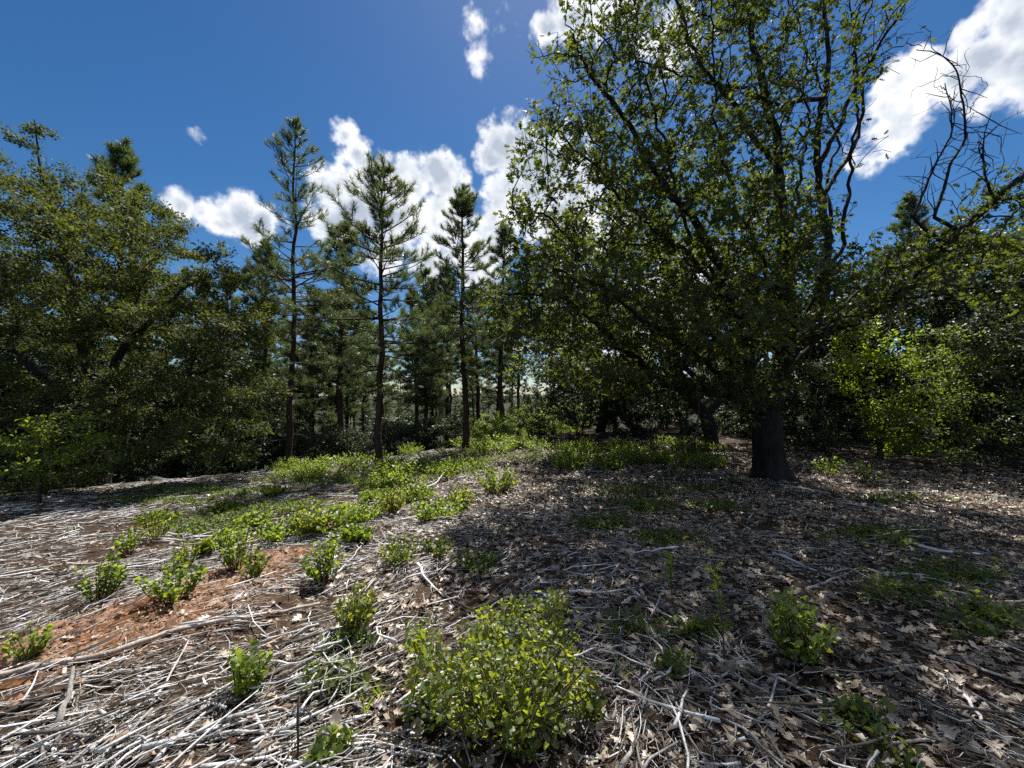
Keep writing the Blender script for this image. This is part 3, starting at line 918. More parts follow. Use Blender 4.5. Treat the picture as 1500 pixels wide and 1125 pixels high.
# the live oak on the downhill side
lb = gz((-13.2, 12.6))
def V3(*a): return np.array(a, float)
broadleaf('live_oak', 'broad evergreen oak with dense small grey-green leaves and slanting dark limb', 'tree', lb,
          [([lb + (0, 0, -.2), lb + (.1, 0, 1.2), lb + (.2, 0, 2.3)], .42, .30),
           ([lb + (.2, 0, 2.2), A(170, 520, 12.0), A(225, 462, 11.6), A(270, 424, 11.4), A(305, 408, 11.3)], .18, .02),
           ([lb + (.2, 0, 2.3), A(110, 480, 12.6), A(95, 380, 12.7), A(70, 280, 12.8), A(50, 175, 12.8)], .16, .015),
           ([lb + (.1, 0, 1.9), A(40, 520, 12.3), A(-30, 450, 12.0), A(-100, 380, 12.0)], .2, .04),
           ([lb + (.2, 0, 1.8), A(200, 560, 11.5), A(280, 545, 10.8), A(340, 535, 10.4)], .14, .03)],
          [E(45, 200, 12.7, 35, 40, .9, .25), E(70, 300, 12.6, 90, 65, 2.4, 1.2), E(170, 330, 12.3, 80, 80, 2.2, 1.2), E(40, 420, 12.0, 110, 70, 2.6, 1.5),
           E(160, 440, 11.2, 80, 60, 1.8, 1.2), E(275, 355, 12.0, 34, 30, 1.0, .35), E(265, 455, 11.5, 70, 65, 1.8, 1.2), E(345, 470, 11.3, 45, 70, 1.5, .8), E(340, 570, 10.8, 52, 60, 1.5, .9),
           E(240, 600, 11.0, 80, 60, 1.5, 1.0), E(120, 600, 10.8, 80, 60, 1.5, 1.0), E(20, 590, 11.0, 80, 70, 1.6, 1.1), E(-90, 420, 12.5, 110, 190, 3.0, 2.0), E(140, 420, 14.5, 150, 130, 1.8, 1.4),
           E(50, 680, 10.2, 80, 40, 1.2, 1.0), E(180, 672, 10.0, 80, 36, 1.2, 1.0), E(300, 650, 10.2, 75, 40, 1.2, 1.0), E(372, 610, 10.4, 26, 55, .8, .5), E(200, 400, 11.0, 90, 60, 1.2, .9), E(70, 500, 10.6, 100, 60, 1.0, 1.4), E(120, 400, 11.0, 90, 60, 1.0, 1.0), E(220, 520, 10.6, 60, 40, .8, .6), E(330, 400, 11.6, 50, 40, 1.0, .6)],
          2300, .19, 30, .165, .088, T_LIVE, M['live_oak_leaf'], M['oak_bark'], 21, 0, clump=(.92, (.66, .25), 56))

# young leafy shrub at the foot of the live oak
sb = gz(A(58, 735, 8.6))
broadleaf('oak_sapling', 'slim dark-stemmed sapling with pale green leaves at the foot of the evergreen oak', 'sapling', sb,
          [([sb + (0, 0, -.1), A(54, 690, 8.6), A(60, 655, 8.6), A(50, 625, 8.6)], .045, .02)],
          [E(20, 640, 8.3, 40, 26, .6, 1), E(90, 622, 8.5, 60, 25, .7, 1), E(20, 690, 8.2, 35, 16, .5, .6), E(130, 660, 8.8, 50, 30, .7, .8)],
          200, .24, 22, .14, .09, T_SIMPLE, M['shrub_leaf'], M['twig_bark'], 31, 0)

# second oak behind the big one
b2 = gz(A(1042, 655, 12.0))
broadleaf('oak_tree', 'dark leaning oak standing behind the huge forked oak', 'tree', b2,
          [([b2 + (0, 0, -.2), A(1040, 620, 12.0), A(1000, 570, 12.0), A(985, 520, 12.1)], .22, .14),
           ([A(1000, 575, 12.0), A(960, 480, 12.4), A(930, 380, 12.8), A(900, 280, 13.0)], .2, .04),
           ([A(1030, 610, 12.0), A(1090, 540, 12.4), A(1150, 430, 12.8), A(1180, 330, 13.0)], .18, .04)],
          [E(900, 400, 12.5, 120, 110, 1.8, 1.3), E(1010, 330, 13.0, 130, 120, 2.0, 1.4), E(1110, 350, 13.2, 100, 100, 1.8, 1.0), E(860, 530, 12.0, 110, 60, 1.8, 1.0),
           E(1000, 480, 12.6, 120, 60, 1.6, 1.0)],
          700, .26, 18, .22, .14, T_LIVE, M['oak_leaf'], M['oak_bark'], 41, 0, clump=(.9, (.7, .30), 20))

# leafy shrubs in the wood's edge beside the oak
def shrub(label, px, py, Y, w_px, h_px, seed, lmat, size=.05, per=26, dmin=.24, n=700, name='shrub', tm=None, group=None, dy=None, bmat=None):
    b_ = gz(A(px, py, Y)); s_ = Y / FPX; r = np.random.default_rng(seed)
    hw, hh = w_px * s_ / 2, h_px * s_
    dy = dy or hw * .8
    stems = []
    for k in range(5):
        a_ = r.uniform(0, 6.28); d_ = np.array([math.cos(a_) * hw * .5, math.sin(a_) * dy * .5, hh * r.uniform(.55, .8)])
        bb = b_ + (r.normal() * .06, r.normal() * .06, -.08)
        stems.append(([bb, b_ + d_ * (.3, .3, .45), b_ + d_], .015 * max(hh, .6) ** .5, .007))
    cr = []
    for k in range(9):
        a_ = r.uniform(0, 6.28); q_ = r.uniform(.2, .72)
        cr.append((b_ + np.array([math.cos(a_) * hw * q_, math.sin(a_) * dy * q_, hh * r.uniform(.16, .80)]), np.array([hw * .42, dy * .42, hh * r.uniform(.17, .27)]), 1.0))
    return broadleaf(name, label, 'shrub', b_, stems, cr, n, dmin * .55, int(per * .45), dmin * .5, size, tm or T_SIMPLE, lmat, bmat or M['twig_bark'], seed, 0, group, clump=(min(.5, hh * .3), (min(.34, hh * .2), min(.17, hh * .12)), 12))

sh1 = shrub('sunlit yellow-green shrub in the shade edge beside the oak trunk', 1290, 690, 10.4, 165, 215, 51, M['bright_leaf'], .085, 40, .27, 1300)
sh2 = shrub('tangled twiggy green shrub standing over pale leaf litter', 1420, 712, 8.8, 220, 225, 52, M['groundcover_leaf'], .07, 44, .27, 1300)
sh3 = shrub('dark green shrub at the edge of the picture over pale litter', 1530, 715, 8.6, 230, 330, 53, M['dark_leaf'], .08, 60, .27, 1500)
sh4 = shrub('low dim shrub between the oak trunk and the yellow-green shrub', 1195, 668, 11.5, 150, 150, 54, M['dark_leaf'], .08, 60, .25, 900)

# dark wood edge behind the oaks
def wood_tree(label, px, Y, h, w, seed, lmat=None):
    b_ = gz(A(px, 620, Y))
    return broadleaf('oak_tree', label, 'tree', b_,
                     [([b_ + (0, 0, -.2), b_ + (.1, 0, h * .3), b_ + (-.1, .1, h * .75)], .22, .05), ([b_ + (.08, 0, h * .25), b_ + (w * .3, -.3, h * .55)], .12, .04), ([b_ + (.08, 0, h * .28), b_ + (-w * .3, .2, h * .6)], .12, .04)],
                     [(b_ + (0, 0, h * .75), V3(w * .42, w * .4, h * .26), 1.4), (b_ + (w * .26, -.4, h * .5), V3(w * .32, w * .32, h * .22), 1), (b_ + (-w * .28, 0, h * .48), V3(w * .32, w * .32, h * .22), 1),
                      (b_ + (0, -w * .3, h * .35), V3(w * .4, w * .25, h * .2), 1), (b_ + (0, .2, h * .2), V3(w * .45, w * .35, h * .14), .8)],
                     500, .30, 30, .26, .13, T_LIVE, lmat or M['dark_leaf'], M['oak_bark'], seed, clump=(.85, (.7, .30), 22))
wt1 = wood_tree('deep green tree closing the view behind the leaning dark oak', 880, 16.5, 6.5, 6.0, 61)
wt2 = wood_tree('rounded blue-green tree below the bare crooked limbs', 1385, 12.5, 6.6, 6.2, 62)
copy_tree(wt1, 'oak_tree', 'shadowy tree directly behind the forked oak trunk', 'tree', gz(A(1090, 620, 17)), 2.1, 1.05)
copy_tree(wt2, 'oak_tree', 'dark tree filling the gap behind the yellow-green shrub', 'tree', gz(A(1240, 620, 15.5)), 4.0, .95)
copy_tree(wt1, 'oak_tree', 'tall dark tree at the picture edge behind the dark green shrub', 'tree', gz((14.6, 11.2)), 1.0, 1.02)
copy_tree(wt2, 'oak_tree', 'dim tree filling the space behind the rounded blue-green tree', 'tree', gz((20.5, 15.5)), 3.0, 1.1)
for px, Y, sc_k, rz_, lab in [(30, 17.5, 1.15, .4, 'dark tree behind the outer boughs of the evergreen oak'), (150, 18.5, 1.1, 1.9, 'dark tree behind the trunk of the evergreen oak'), (265, 18.0, 1.0, 3.1, 'dark tree behind the slanting limb of the evergreen oak'),
                              (350, 20.0, .95, 5.0, 'dark rounded tree between the evergreen oak and the tall slender pine'), (-90, 16.0, 1.2, 2.5, 'dark tree at the picture edge behind the evergreen oak')]:
    copy_tree(wt1 if rz_ < 2.8 else wt2, 'oak_tree', lab, 'tree', gz(A(px, 620, Y)), rz_, sc_k)
for k, (px, Y, s_, lab) in enumerate([(850, 13.5, .75, 'low dark shrub under the hanging boughs of the oak'), (930, 14.0, .8, 'grey-green shrub behind the leaning dark oak trunk'),
                                      (1000, 14.5, .9, 'dim shrub filling the gap between the two oak trunks'), (1090, 13.5, .8, 'dark shrub behind the forked oak trunk'),
                                      (1160, 13.0, .8, 'shadowed shrub just behind the forked oak trunk'), (790, 15.0, .7, 'shaded shrub at the end of the sunny green patch'),
                                      (900, 15.5, .9, 'tall dark shrub in the gap under the leaning dark oak'), (975, 16.5, 1.1, 'dark shrub deep in the gap between the oak trunks'), (1060, 16.0, 1.2, 'murky shrub deep behind the forked oak trunk'),
                                      (1240, 13.5, 1.2, 'dark shrub close behind the yellow-green shrub'), (1340, 13.0, 1.1, 'dim shrub behind the gap between two lighter shrubs'), (1450, 12.0, 1.2, 'dark shrub behind the tangled twiggy one'), (1015, 11.2, .42, 'small dark shrub in front of the leaning dark oak foot')]):
    copy_tree((sh3, sh4)[k % 2], 'shrub', lab, 'shrub', gz(A(px, 640, Y)), k * 1.3, s_ * (.62 if k % 2 == 0 else 1.0))

# ------------------------------------------------------------------ pines
def tuft_template(n, ln, wd, shoot, r, spread=(.35, 1.25)):
    V, F = [], []
    for k in range(n):
        a_ = r.uniform(0, 2 * np.pi); b_ = r.uniform(*spread)
        d = np.array([math.cos(b_), math.sin(b_) * math.cos(a_), math.sin(b_) * math.sin(a_)])
        o_ = np.array([-shoot * r.random(), 0, 0])
        s_ = norm(np.cross(d, r.normal(size=3))) * wd * .5
        L_ = ln * r.uniform(.75, 1.1)
        t_ = o_ + d * L_ + np.array([0, 0, -.02])
        V += [o_ - s_, o_ + s_, t_]; F.append((3 * k, 3 * k + 1, 3 * k + 2))
    return np.array(V), np.array(F)

def pine_meshes(seed, H, r0, crown0, spread, whorl, nb, side, needles=44, width=.011, ln=.19, profile=1.0, up=(.05, .9), dead=6, needle_mat='needle', trunk_k=12, keep=1.0):
    r = np.random.default_rng(seed)
    tz = np.linspace(-.25, H, 26)
    wx = np.cumsum(r.normal(size=26)) * .022 * H / 8; wy = np.cumsum(r.normal(size=26)) * .022 * H / 8
    wx -= wx[2]; wy -= wy[2]
    tr = r0 * np.clip(1 - tz / H, .0, 1) ** .75 + .008 + .25 * r0 * np.exp(-np.maximum(tz, 0) / .25)
    TP = np.stack([wx, wy, tz], -1)
    tb = Bag(); tb.add(*tube(TP, tr, trunk_k, rough=.03, r=r))
    bb = Bag(); db = Bag()
    tp, td = [], []
    def onp(z): return np.array([np.interp(z, tz, wx), np.interp(z, tz, wy), z])
    z = H * crown0
    while z < H * .985:
        f = (z / H - crown0) / (1 - crown0)
        Lm = spread * (1 - f) ** .75 * min(1, .34 + 1.9 * f) * profile + .12
        k = max(2, int(round(nb * r.uniform(.7, 1.25))))
        a0 = r.uniform(0, 6.28)
        for q_ in range(k):
            if r.random() > keep: continue
            a_ = a0 + 6.28 * q_ / k + r.normal() * .25
            L_ = Lm * r.choice([.35, .6, .8, 1.0, 1.2], p=[.12, .2, .3, .26, .12]) * r.uniform(.85, 1.15)
            el = up[0] + (up[1] - up[0]) * f + r.normal() * .12
            n_ = 7; P_ = [onp(min(z + r.normal() * .12, H * .99))]
            for s_ in range(1, n_):
                e_ = el - .25 * math.sin(3.1 * s_ / n_) * (1 - f) + .42 * (s_ / n_) ** 2
                st = np.array([math.cos(a_) * math.cos(e_), math.sin(a_) * math.cos(e_), math.sin(e_)])
                P_.append(P_[-1] + st * L_ / (n_ - 1)); a_ += r.normal() * .07
            P_ = np.array(P_)
            br = np.linspace(.010 + .010 * L_, .005, n_)
            bb.add(*tube(P_, br, 4, cap=False, r=r))
            tp.append(P_[-1]); td.append(P_[-1] - P_[-2])
            ns = int(side * L_ / spread * 2.6 + r.random() * 1.5 + (1 if L_ > .3 else 0))
            for s_ in range(ns):
                u = 1 - .75 * r.random() ** 1.25; i_ = min(int(u * (n_ - 1)), n_ - 2)
                p_ = P_[i_] + (P_[i_ + 1] - P_[i_]) * (u * (n_ - 1) - i_)
                dd = norm(P_[i_ + 1] - P_[i_]); sd = norm(np.cross(dd, [0, 0, 1.])) * r.choice([-1, 1])
                d_ = norm(dd * .75 + sd * r.uniform(.3, 1.0) + np.array([0, 0, r.uniform(.05, .6)]))
                l_ = L_ * r.uniform(.12, .34) * (1.15 - u * .5) + .06
                e_ = p_ + d_ * l_ + np.array([0, 0, .12 * l_])
                bb.add(*tube(np.array([p_, p_ + d_ * l_ * .55, e_]), [.006, .005, .004], 3, cap=False, r=r))
                tp.append(e_); td.append(d_ + (0, 0, .25))
        z += whorl * r.uniform(.45, 1.6) * (1.0 - .35 * f)
    for s_ in range(4):
        tp.append(onp(H - .08 * s_) + r.normal(size=3) * .02); td.append(np.array([r.normal() * .25, r.normal() * .25, 1.]))
    tp.append(onp(H)); td.append(np.array([0, 0, 1.]))
    for s_ in range(dead):
        z = H * r.uniform(crown0 * .25, crown0 * 1.05); a_ = r.uniform(0, 6.28); L_ = r.uniform(.35, .95)
        P_ = [onp(z)]; e_ = r.uniform(-.15, .25)
        for q_ in range(5):
            P_.append(P_[-1] + np.array([math.cos(a_) * math.cos(e_), math.sin(a_) * math.cos(e_), math.sin(e_)]) * L_ / 5); a_ += r.normal() * .2; e_ -= .12
        db.add(*tube(np.array(P_), np.linspace(.010, .003, 6), 3, cap=False, r=r))
    tp = np.array(tp); td = norm(np.array(td))
    tm = [tuft_template(needles, ln, width, .22, r) for _ in range(4)]
    nb_ = Bag(); k = r.integers(0, 4, len(tp))
    Mx = frames(td + rnd_dir(len(tp), r) * .12, rnd_dir(len(tp), r)); S = r.uniform(.75, 1.2, len(tp))
    for a_ in range(4):
        s_ = k == a_
        if s_.any(): nb_.add(*stamp(tm[a_][0], tm[a_][1], tp[s_], Mx[s_], S[s_]))
    out = {'trunk': tb.mesh('trunk', M['pine_bark'], True), 'branches': bb.mesh('branches', M['pine_bark'], True), 'crown': nb_.mesh('crown', M[needle_mat])}
    if db.n: out['dead_branches'] = db.mesh('dead_branches', M['dead_bark'], True)
    return out

def pine(meshes, label, base, rz=0., sc=1., group=None, zs=1.0, name='pine_tree'):
    root = thing(name, label, 'tree', base, group, rz); root.scale = (sc, sc, sc * zs)
    if group: root.rotation_euler = (.035 * math.sin(base[0] * 7.1), .035 * math.sin(base[1] * 5.3), rz)
    for k, me in meshes.items():
        o_ = obj(k, me, root)
        if k != 'trunk': o_['kind'] = 'stuff'
    return root

def pine_at(px, py, Y, top_py):
    b_ = gz(A(px, py, Y))
    return b_, float(A(px, top_py, Y)[2] - b_[2])

b_, H_ = pine_at(423, 685, 14.0, 172)
pine(pine_meshes(101, H_, .100, .24, 2.6, .36, 4, 4.6, 44, .010, .19, 1.0, (.05, .72), 10, keep=.9), 'tall slender pine with sparse open upswept branches and thin trunk', b_)
b_, H_ = pine_at(555, 688, 12.0, 244)
pine(pine_meshes(102, H_, .108, .26, 2.5, .30, 5, 6.0, 46, .010, .20, 1.15, (-.05, .66), 6), 'bushy young pine standing alone in the green patch before the wood', b_)
b_, H_ = pine_at(683, 657, 15.0, 268)
pine(pine_meshes(103, H_, .122, .27, 1.9, .30, 5, 6.0, 44, .011, .19, 1.1, (-.15, .6), 6), 'dense narrow-crowned pine with dark trunk next to the oak boughs', b_)
print('near pines %.1fs' % (time.time() - T0))

PV = [pine_meshes(111, 10.0, .13, .34, 1.9, .40, 6, 4.5, 30, .022, .26, 1.0, (-.1, .7), 5, 'needle_far', 8),
      pine_meshes(112, 9.0, .11, .28, 1.8, .40, 6, 4.5, 30, .022, .26, 1.0, (-.15, .6), 3, 'needle_far', 8),
      pine_meshes(113, 11.5, .14, .44, 1.6, .44, 5, 4.5, 30, .022, .26, 1.0, (-.1, .8), 6, 'needle_far', 8)]
PH = [10.0, 9.0, 11.5]
def pine_top(v, px, Y, top_py, label, rz, group=None, wide=1.0):
    b_ = gz(A(px, 600, Y)); h_ = float(A(px, top_py, Y)[2] - b_[2])
    s_ = h_ / PH[v]
    return pine(PV[v], label, b_, rz, s_ * wide, group, 1 / wide)
pine_top(2, 172, 20, 210, 'pine whose pointed top rises above the evergreen oak', .3)
pine_top(2, 383, 22, 350, 'pine with narrow top just behind the tall slender pine', 1.3)
pine_top(0, 500, 19, 330, 'dark pine close behind the bushy young pine', 2.2, None, 1.1)
pine_top(1, 625, 21, 395, 'mid-sized pine between the bushy young pine and the narrow-crowned one', 4.2)
pine_top(2, 655, 24, 385, 'slim pine glimpsed just before the narrow-crowned pine trunk', 5.2)
pine_top(1, 455, 20, 430, 'short full pine filling the space between the two nearest pines', .9, None, 1.1)
pine_top(0, 735, 22, 330, 'pine half hidden behind the oak boughs near the narrow-crowned pine', 3.2)
pine_top(2, 1335, 24, 285, 'pine top showing below the bare crooked oak limbs', .2)
fr = np.random.default_rng(77)
wood = [(330, 24, 400), (400, 26, 440), (462, 25, 450), (490, 24, 435), (508, 27, 430), (535, 32, 455), (613, 26, 420), (640, 27, 430), (655, 36, 450),
        (700, 30, 420), (730, 36, 450), (760, 32, 420), (565, 40, 480), (430, 36, 460), (365, 34, 450), (300, 30, 420), (240, 28, 400), (180, 32, 410), (810, 34, 430),
        (100, 28, 380), (20, 30, 380), (520, 45, 515), (585, 50, 525), (640, 48, 520), (690, 46, 510), (450, 46, 505), (380, 46, 490), (750, 44, 490), (860, 38, 440), (920, 36, 440), (1000, 34, 420)]
for k, (px, Y, tp_) in enumerate(wood):
    pine_top(k % 3, px + fr.uniform(-5, 5), Y, tp_ + fr.uniform(-15, 15), 'one of the dark pines crowding the shaded wood beyond the clearing', fr.uniform(0, 6.28), 'pines of the wood beyond the clearing', fr.uniform(.9, 1.15))
PF = pine_meshes(114, 9.0, .12, .06, 2.0, .46, 6, 5.0, 26, .030, .28, 1.0, (-.15, .6), 0, 'needle_far', 6)
for k in range(110):
    a_ = R(-62 + 124 * (k % 55) / 54 + fr.uniform(-1.2, 1.2)); d_ = fr.uniform(36, 52) if k < 55 else fr.uniform(55, 90)
    if k % 5 == 2 and k < 55: continue
    b_ = gz((math.sin(a_) * d_, math.cos(a_) * d_))
    pine(PF if k % 3 else PV[1], 'far pine forming the ragged skyline of the wood', b_, fr.uniform(0, 6.28), fr.uniform(.35, .62) if k < 55 else fr.uniform(.55, .95), 'far skyline pines')
print('pines %.1fs' % (time.time() - T0))

# ------------------------------------------------------------------ understory of the wood
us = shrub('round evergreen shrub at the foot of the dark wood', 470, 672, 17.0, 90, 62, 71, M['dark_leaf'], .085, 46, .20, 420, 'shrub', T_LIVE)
ul = shrub('light green shrub on the sunny rise beside the narrow-crowned pine', 760, 648, 19.0, 95, 46, 72, M['shrub_leaf'], .075, 46, .19, 420, 'shrub', T_LIVE)
ur = np.random.default_rng(88)
for k, (px, Y, sc_k) in enumerate([(60, 15, .9), (130, 16, 1.0), (200, 15.5, 1.0), (262, 16, .9), (318, 16.5, 1.0), (365, 17, 1.0), (405, 17.5, 1.0), (440, 18, 1.1), (510, 18, 1.1), (545, 18.5, 1.0), (585, 18, 1.0), (618, 19, 1.1), (650, 19, 1.0),
                                   (340, 22, 1.3), (430, 23, 1.3), (520, 23, 1.3), (600, 24, 1.3), (250, 21, 1.3), (150, 21, 1.4), (40, 20, 1.4), (-60, 17, 1.3), (480, 29, 1.7), (570, 30, 1.8), (660, 28, 1.6), (390, 30, 1.7)]):
    copy_tree(us, 'shrub', 'one of the dark evergreen shrubs under the pines of the wood', 'shrub', gz(A(px + ur.uniform(-8, 8), 640, Y)), ur.uniform(0, 6.28), sc_k * ur.uniform(.85, 1.15), 'shrubs under the pines')
for k, (px, Y, sc_k) in enumerate([(705, 20, .9), (738, 21, 1.0), (785, 20, 1.0), (812, 19, .9), (725, 24, 1.3), (770, 25, 1.4), (820, 24, 1.3), (860, 20, 1.0)]):
    copy_tree(ul, 'shrub', 'one of the light green shrubs crowning the sunny rise under the oak boughs', 'shrub', gz(A(px, 640, Y)), ur.uniform(0, 6.28), sc_k * ur.uniform(.85, 1.15), 'light shrubs on the rise')

# ------------------------------------------------------------------ small plants of the clearing
def seedling_mesh_parts(seed, h, w, n_stem, leaf, lmat, tmpl, per=11):
    """upright resprouting shrublet: stems and leaf places, in local metres"""
    r = np.random.default_rng(seed)
    sb = Bag(); P, X_, N_, S_ = [], [], [], []
    for k in range(n_stem):
        a_ = r.uniform(0, 6.28); q_ = math.sqrt(r.random()) * w * .5; hh = h * r.uniform(.55, 1.0) * (1 - .35 * (q_ / (w * .5)) ** 2)
        e_ = np.array([math.cos(a_) * q_, math.sin(a_) * q_, hh])
        b_ = np.array([math.cos(a_) * q_ * .15, math.sin(a_) * q_ * .15, -.03])
        m_ = b_ + (e_ - b_) * .5 + np.array([0, 0, -.06 * hh]) + r.normal(size=3) * .012
        pts = np.array([b_, (b_ + m_) * .5, m_, (m_ + e_) * .5 + (0, 0, .02 * hh), e_])
        sb.add(*tube(pts, np.linspace(.0045, .0018, 5), 3, cap=False, r=r))
        for j_ in range(per):
            f = 1 - .68 * (j_ / per) ** 1.1 - r.uniform(0, .05)
            i_ = min(int(f * 4), 3); p_ = pts[i_] + (pts[i_ + 1] - pts[i_]) * (f * 4 - i_)
            aa = j_ * 2.4 + r.uniform(-.4, .4); ee = r.uniform(.35, 1.15)
            d_ = np.array([math.cos(aa) * math.cos(ee), math.sin(aa) * math.cos(ee), math.sin(ee)])
            P.append(p_); X_.append(d_); N_.append(rnd_dir(1, r)[0] * .7 + np.array([-d_[0], -d_[1], .3])); S_.append(leaf * r.uniform(.7, 1.2))
    return sb, np.array(P), frames(np.array(X_), np.array(N_)), np.array(S_)

def seedling(label, px, py, w_px, h_px, seed, single=True, lmat='manzanita_leaf', leaf=.034, n_stem=12, per=11, name='manzanita_shrub', cat='shrub', tm=None, group=None):
    b_ = ground_pt(px, py); s_ = b_[1] / FPX
    sb_, P, Mx, S = seedling_mesh_parts(seed, h_px * s_ * 1.12, w_px * s_ * 1.15, int(n_stem * 2.2), leaf, M[lmat], None, per)
    root = thing(name, label, cat, b_, group)
    obj('stems', sb_.mesh('stems', M['red_bark'], True), root, 'stuff')
    foliage(root, b_, P + b_, Mx, S, tm or T_ROUND, M[lmat], 'foliage', min(len(P), 130) if single else 0, np.random.default_rng(seed))
    return root

for k, (px, py, w, h, ns, lab) in enumerate([
        (145, 882, 62, 66, 13, 'leafy manzanita clump above the upper end of the red soil'),
        (44, 966, 50, 56, 8, 'small red-stemmed manzanita sprig growing on bare red soil'),
        (250, 882, 62, 58, 14, 'rounded manzanita clump on the upper edge of the red soil'),
        (270, 838, 40, 40, 9, 'little manzanita clump just behind the rounded one on red soil'),
        (345, 836, 60, 62, 14, 'pale manzanita clump where the red soil narrows uphill'),
        (372, 848, 44, 44, 10, 'low manzanita clump at the tip of the red soil'),
        (476, 852, 48, 62, 14, 'compact upright manzanita clump among grey sticks'),
        (521, 932, 62, 62, 16, 'bushy manzanita clump between the red soil and the leafy foreground bush'),
        (362, 1026, 60, 80, 12, 'upright manzanita clump among thick grey sticks below the red soil'),
        (585, 828, 52, 50, 13, 'dark manzanita clump at the edge of the oak shade'),
        (1168, 972, 78, 92, 18, 'shaded manzanita clump standing among dead leaves under the oak'),
        (228, 792, 44, 36, 9, 'small manzanita clump on the stick field above the red soil'),
        (190, 812, 40, 34, 8, 'low sprawling manzanita sprig on the sunlit stick field'),
        (1215, 698, 40, 36, 8, 'bright leafy sprout on lit litter right beside the oak trunk'),
        (1268, 706, 44, 30, 8, 'pale sprout on lit litter below the yellow-green shrub')]):
    seedling(lab, px, py, w * (.85, 1.0, 1.2, .95)[k % 4], h * (1.05, .9, 1.0, 1.15)[k % 4], 200 + k, py > 780, ('manzanita_leaf', 'shrub_leaf', 'manzanita_leaf', 'bush_leaf')[k % 4], (.038, .034, .042, .036)[k % 4] if py > 780 else .05, ns)
for k, (px, py, w, h, lab) in enumerate([
        (412, 792, 66, 46, 'front end of the row of bright manzanita clumps'), (452, 786, 66, 44, 'second clump in the row of bright manzanita'), (492, 778, 60, 44, 'middle clump in the row of bright manzanita'),
        (530, 766, 60, 42, 'bright manzanita clump towards the upper end of the row'), (572, 754, 58, 42, 'last clump of the bright manzanita row beside the oak shade'), (520, 795, 36, 30, 'small clump just below the row of bright manzanita'),
        (640, 760, 66, 40, 'dark clump in the oak shade next to the bright row'), (672, 748, 56, 40, 'dark upright clump in the oak shade further from the row'), (728, 722, 52, 52, 'tall dark clump in shade before the sunny rise'),
        (330, 800, 40, 34, 'loose manzanita clump just uphill of the tip of the red soil'), (300, 815, 34, 26, 'thin manzanita sprig on sticks between two bigger clumps'), (232, 768, 40, 24, 'low manzanita clump furthest out on the sunlit stick field'), (372, 770, 50, 28, 'low clump at the outer end of the bright manzanita row'),
        (330, 752, 40, 22, 'flat little clump on the sunlit stick field before the shadow band'), (610, 735, 44, 32, 'clump at the bright edge of the oak shade uphill of the row'), (545, 735, 36, 24, 'little clump behind the bright manzanita row'), (400, 728, 40, 20, 'small clump in the shadow band below the tall slender pine'),
        (655, 700, 46, 34, 'bright little shrub on pale litter below the narrow-crowned pine'), (700, 690, 40, 28, 'tiny shrub on pale litter uphill of the dark clumps')]):
    seedling(lab, px, py, w * (1.1, .8, 1.25)[k % 3], h * (.65, .9, .75)[k % 3], 240 + k, False, ('manzanita_leaf', 'bush_leaf', 'shrub_leaf')[k % 3], (.05, .044, .055)[k % 3], 22)
CL = [seedling('low bright clump on the green rise near the bushy young pine', 600, 690, 50, 26, 260, False, 'manzanita_leaf', .05, 16),
      seedling('spreading bright clump on the green rise below the tall slender pine', 450, 700, 56, 24, 261, False, 'manzanita_leaf', .05, 18)]
cr = np.random.default_rng(19)
spots = []
for k in range(85):
    px = cr.uniform(395, 800); top_ = np.interp(px, [395, 555, 683, 800], [690, 668, 652, 642]); bot_ = np.interp(px, [395, 480, 560, 640, 720, 800], [700, 712, 722, 700, 668, 662])
    spots.append((px, top_ + (bot_ - top_) * cr.random() ** 1.2))
for k, (px, py) in enumerate(spots):
    b_ = ground_pt(px, py)
    if b_[1] > 24: continue
    copy_tree(CL[k % 2], 'manzanita_shrub', 'one of the low bright clumps covering the green rise before the wood', 'shrub', b_, cr.uniform(0, 6.28), .30 + cr.gamma(1.8, .25), 'low clumps on the green rise', cr.uniform(.5, 1.1))
for k in range(60):
    px = cr.uniform(800, 1060); py = cr.uniform(652, 690)
    copy_tree(CL[k % 2], 'manzanita_shrub', 'one of the dim low clumps in shade behind the oak litter', 'shrub', ground_pt(px, py), cr.uniform(0, 6.28), cr.uniform(.45, .9), 'dim low clumps behind the oak litter')
print('clumps %.1fs' % (time.time() - T0))

# the leafy bush in the foreground
fb = ground_pt(742, 1085)
s_ = fb[1] / FPX
fbr = np.random.default_rng(300)
st = []
for k in range(11):
    a_ = fbr.uniform(0, 6.28); q_ = fbr.uniform(.15, .40); hh = fbr.uniform(.28, .46)
    st.append(([fb + (0.02 * math.cos(a_), .02 * math.sin(a_), -.05), fb + (math.cos(a_) * q_ * .4, math.sin(a_) * q_ * .4, hh * .5), fb + (math.cos(a_) * q_, math.sin(a_) * q_, hh)], .008, .0035))
def FE(px, py, Y, rx, ry, dy, w): return E(px, py, Y, rx, ry, dy, w)
Yb = fb[1]
bcr = [FE(740, 985, Yb, 85, 60, .24, 1.6), FE(660, 990, Yb + .05, 60, 45, .20, 1.0), FE(815, 1000, Yb + .05, 55, 45, .20, 1.0), FE(745, 930, Yb + .22, 75, 38, .18, 1.2), FE(620, 945, Yb + .15, 28, 30, .12, .45),
       FE(815, 925, Yb + .28, 40, 32, .12, .6), FE(815, 878, Yb + .33, 26, 20, .07, .42), FE(765, 885, Yb + .3, 24, 16, .07, .32), FE(612, 925, Yb + .2, 20, 22, .08, .25), FE(700, 1030, Yb - .08, 50, 40, .14, .6), FE(770, 1045, Yb - .1, 50, 35, .14, .6), FE(845, 985, Yb + .1, 26, 36, .12, .35)]
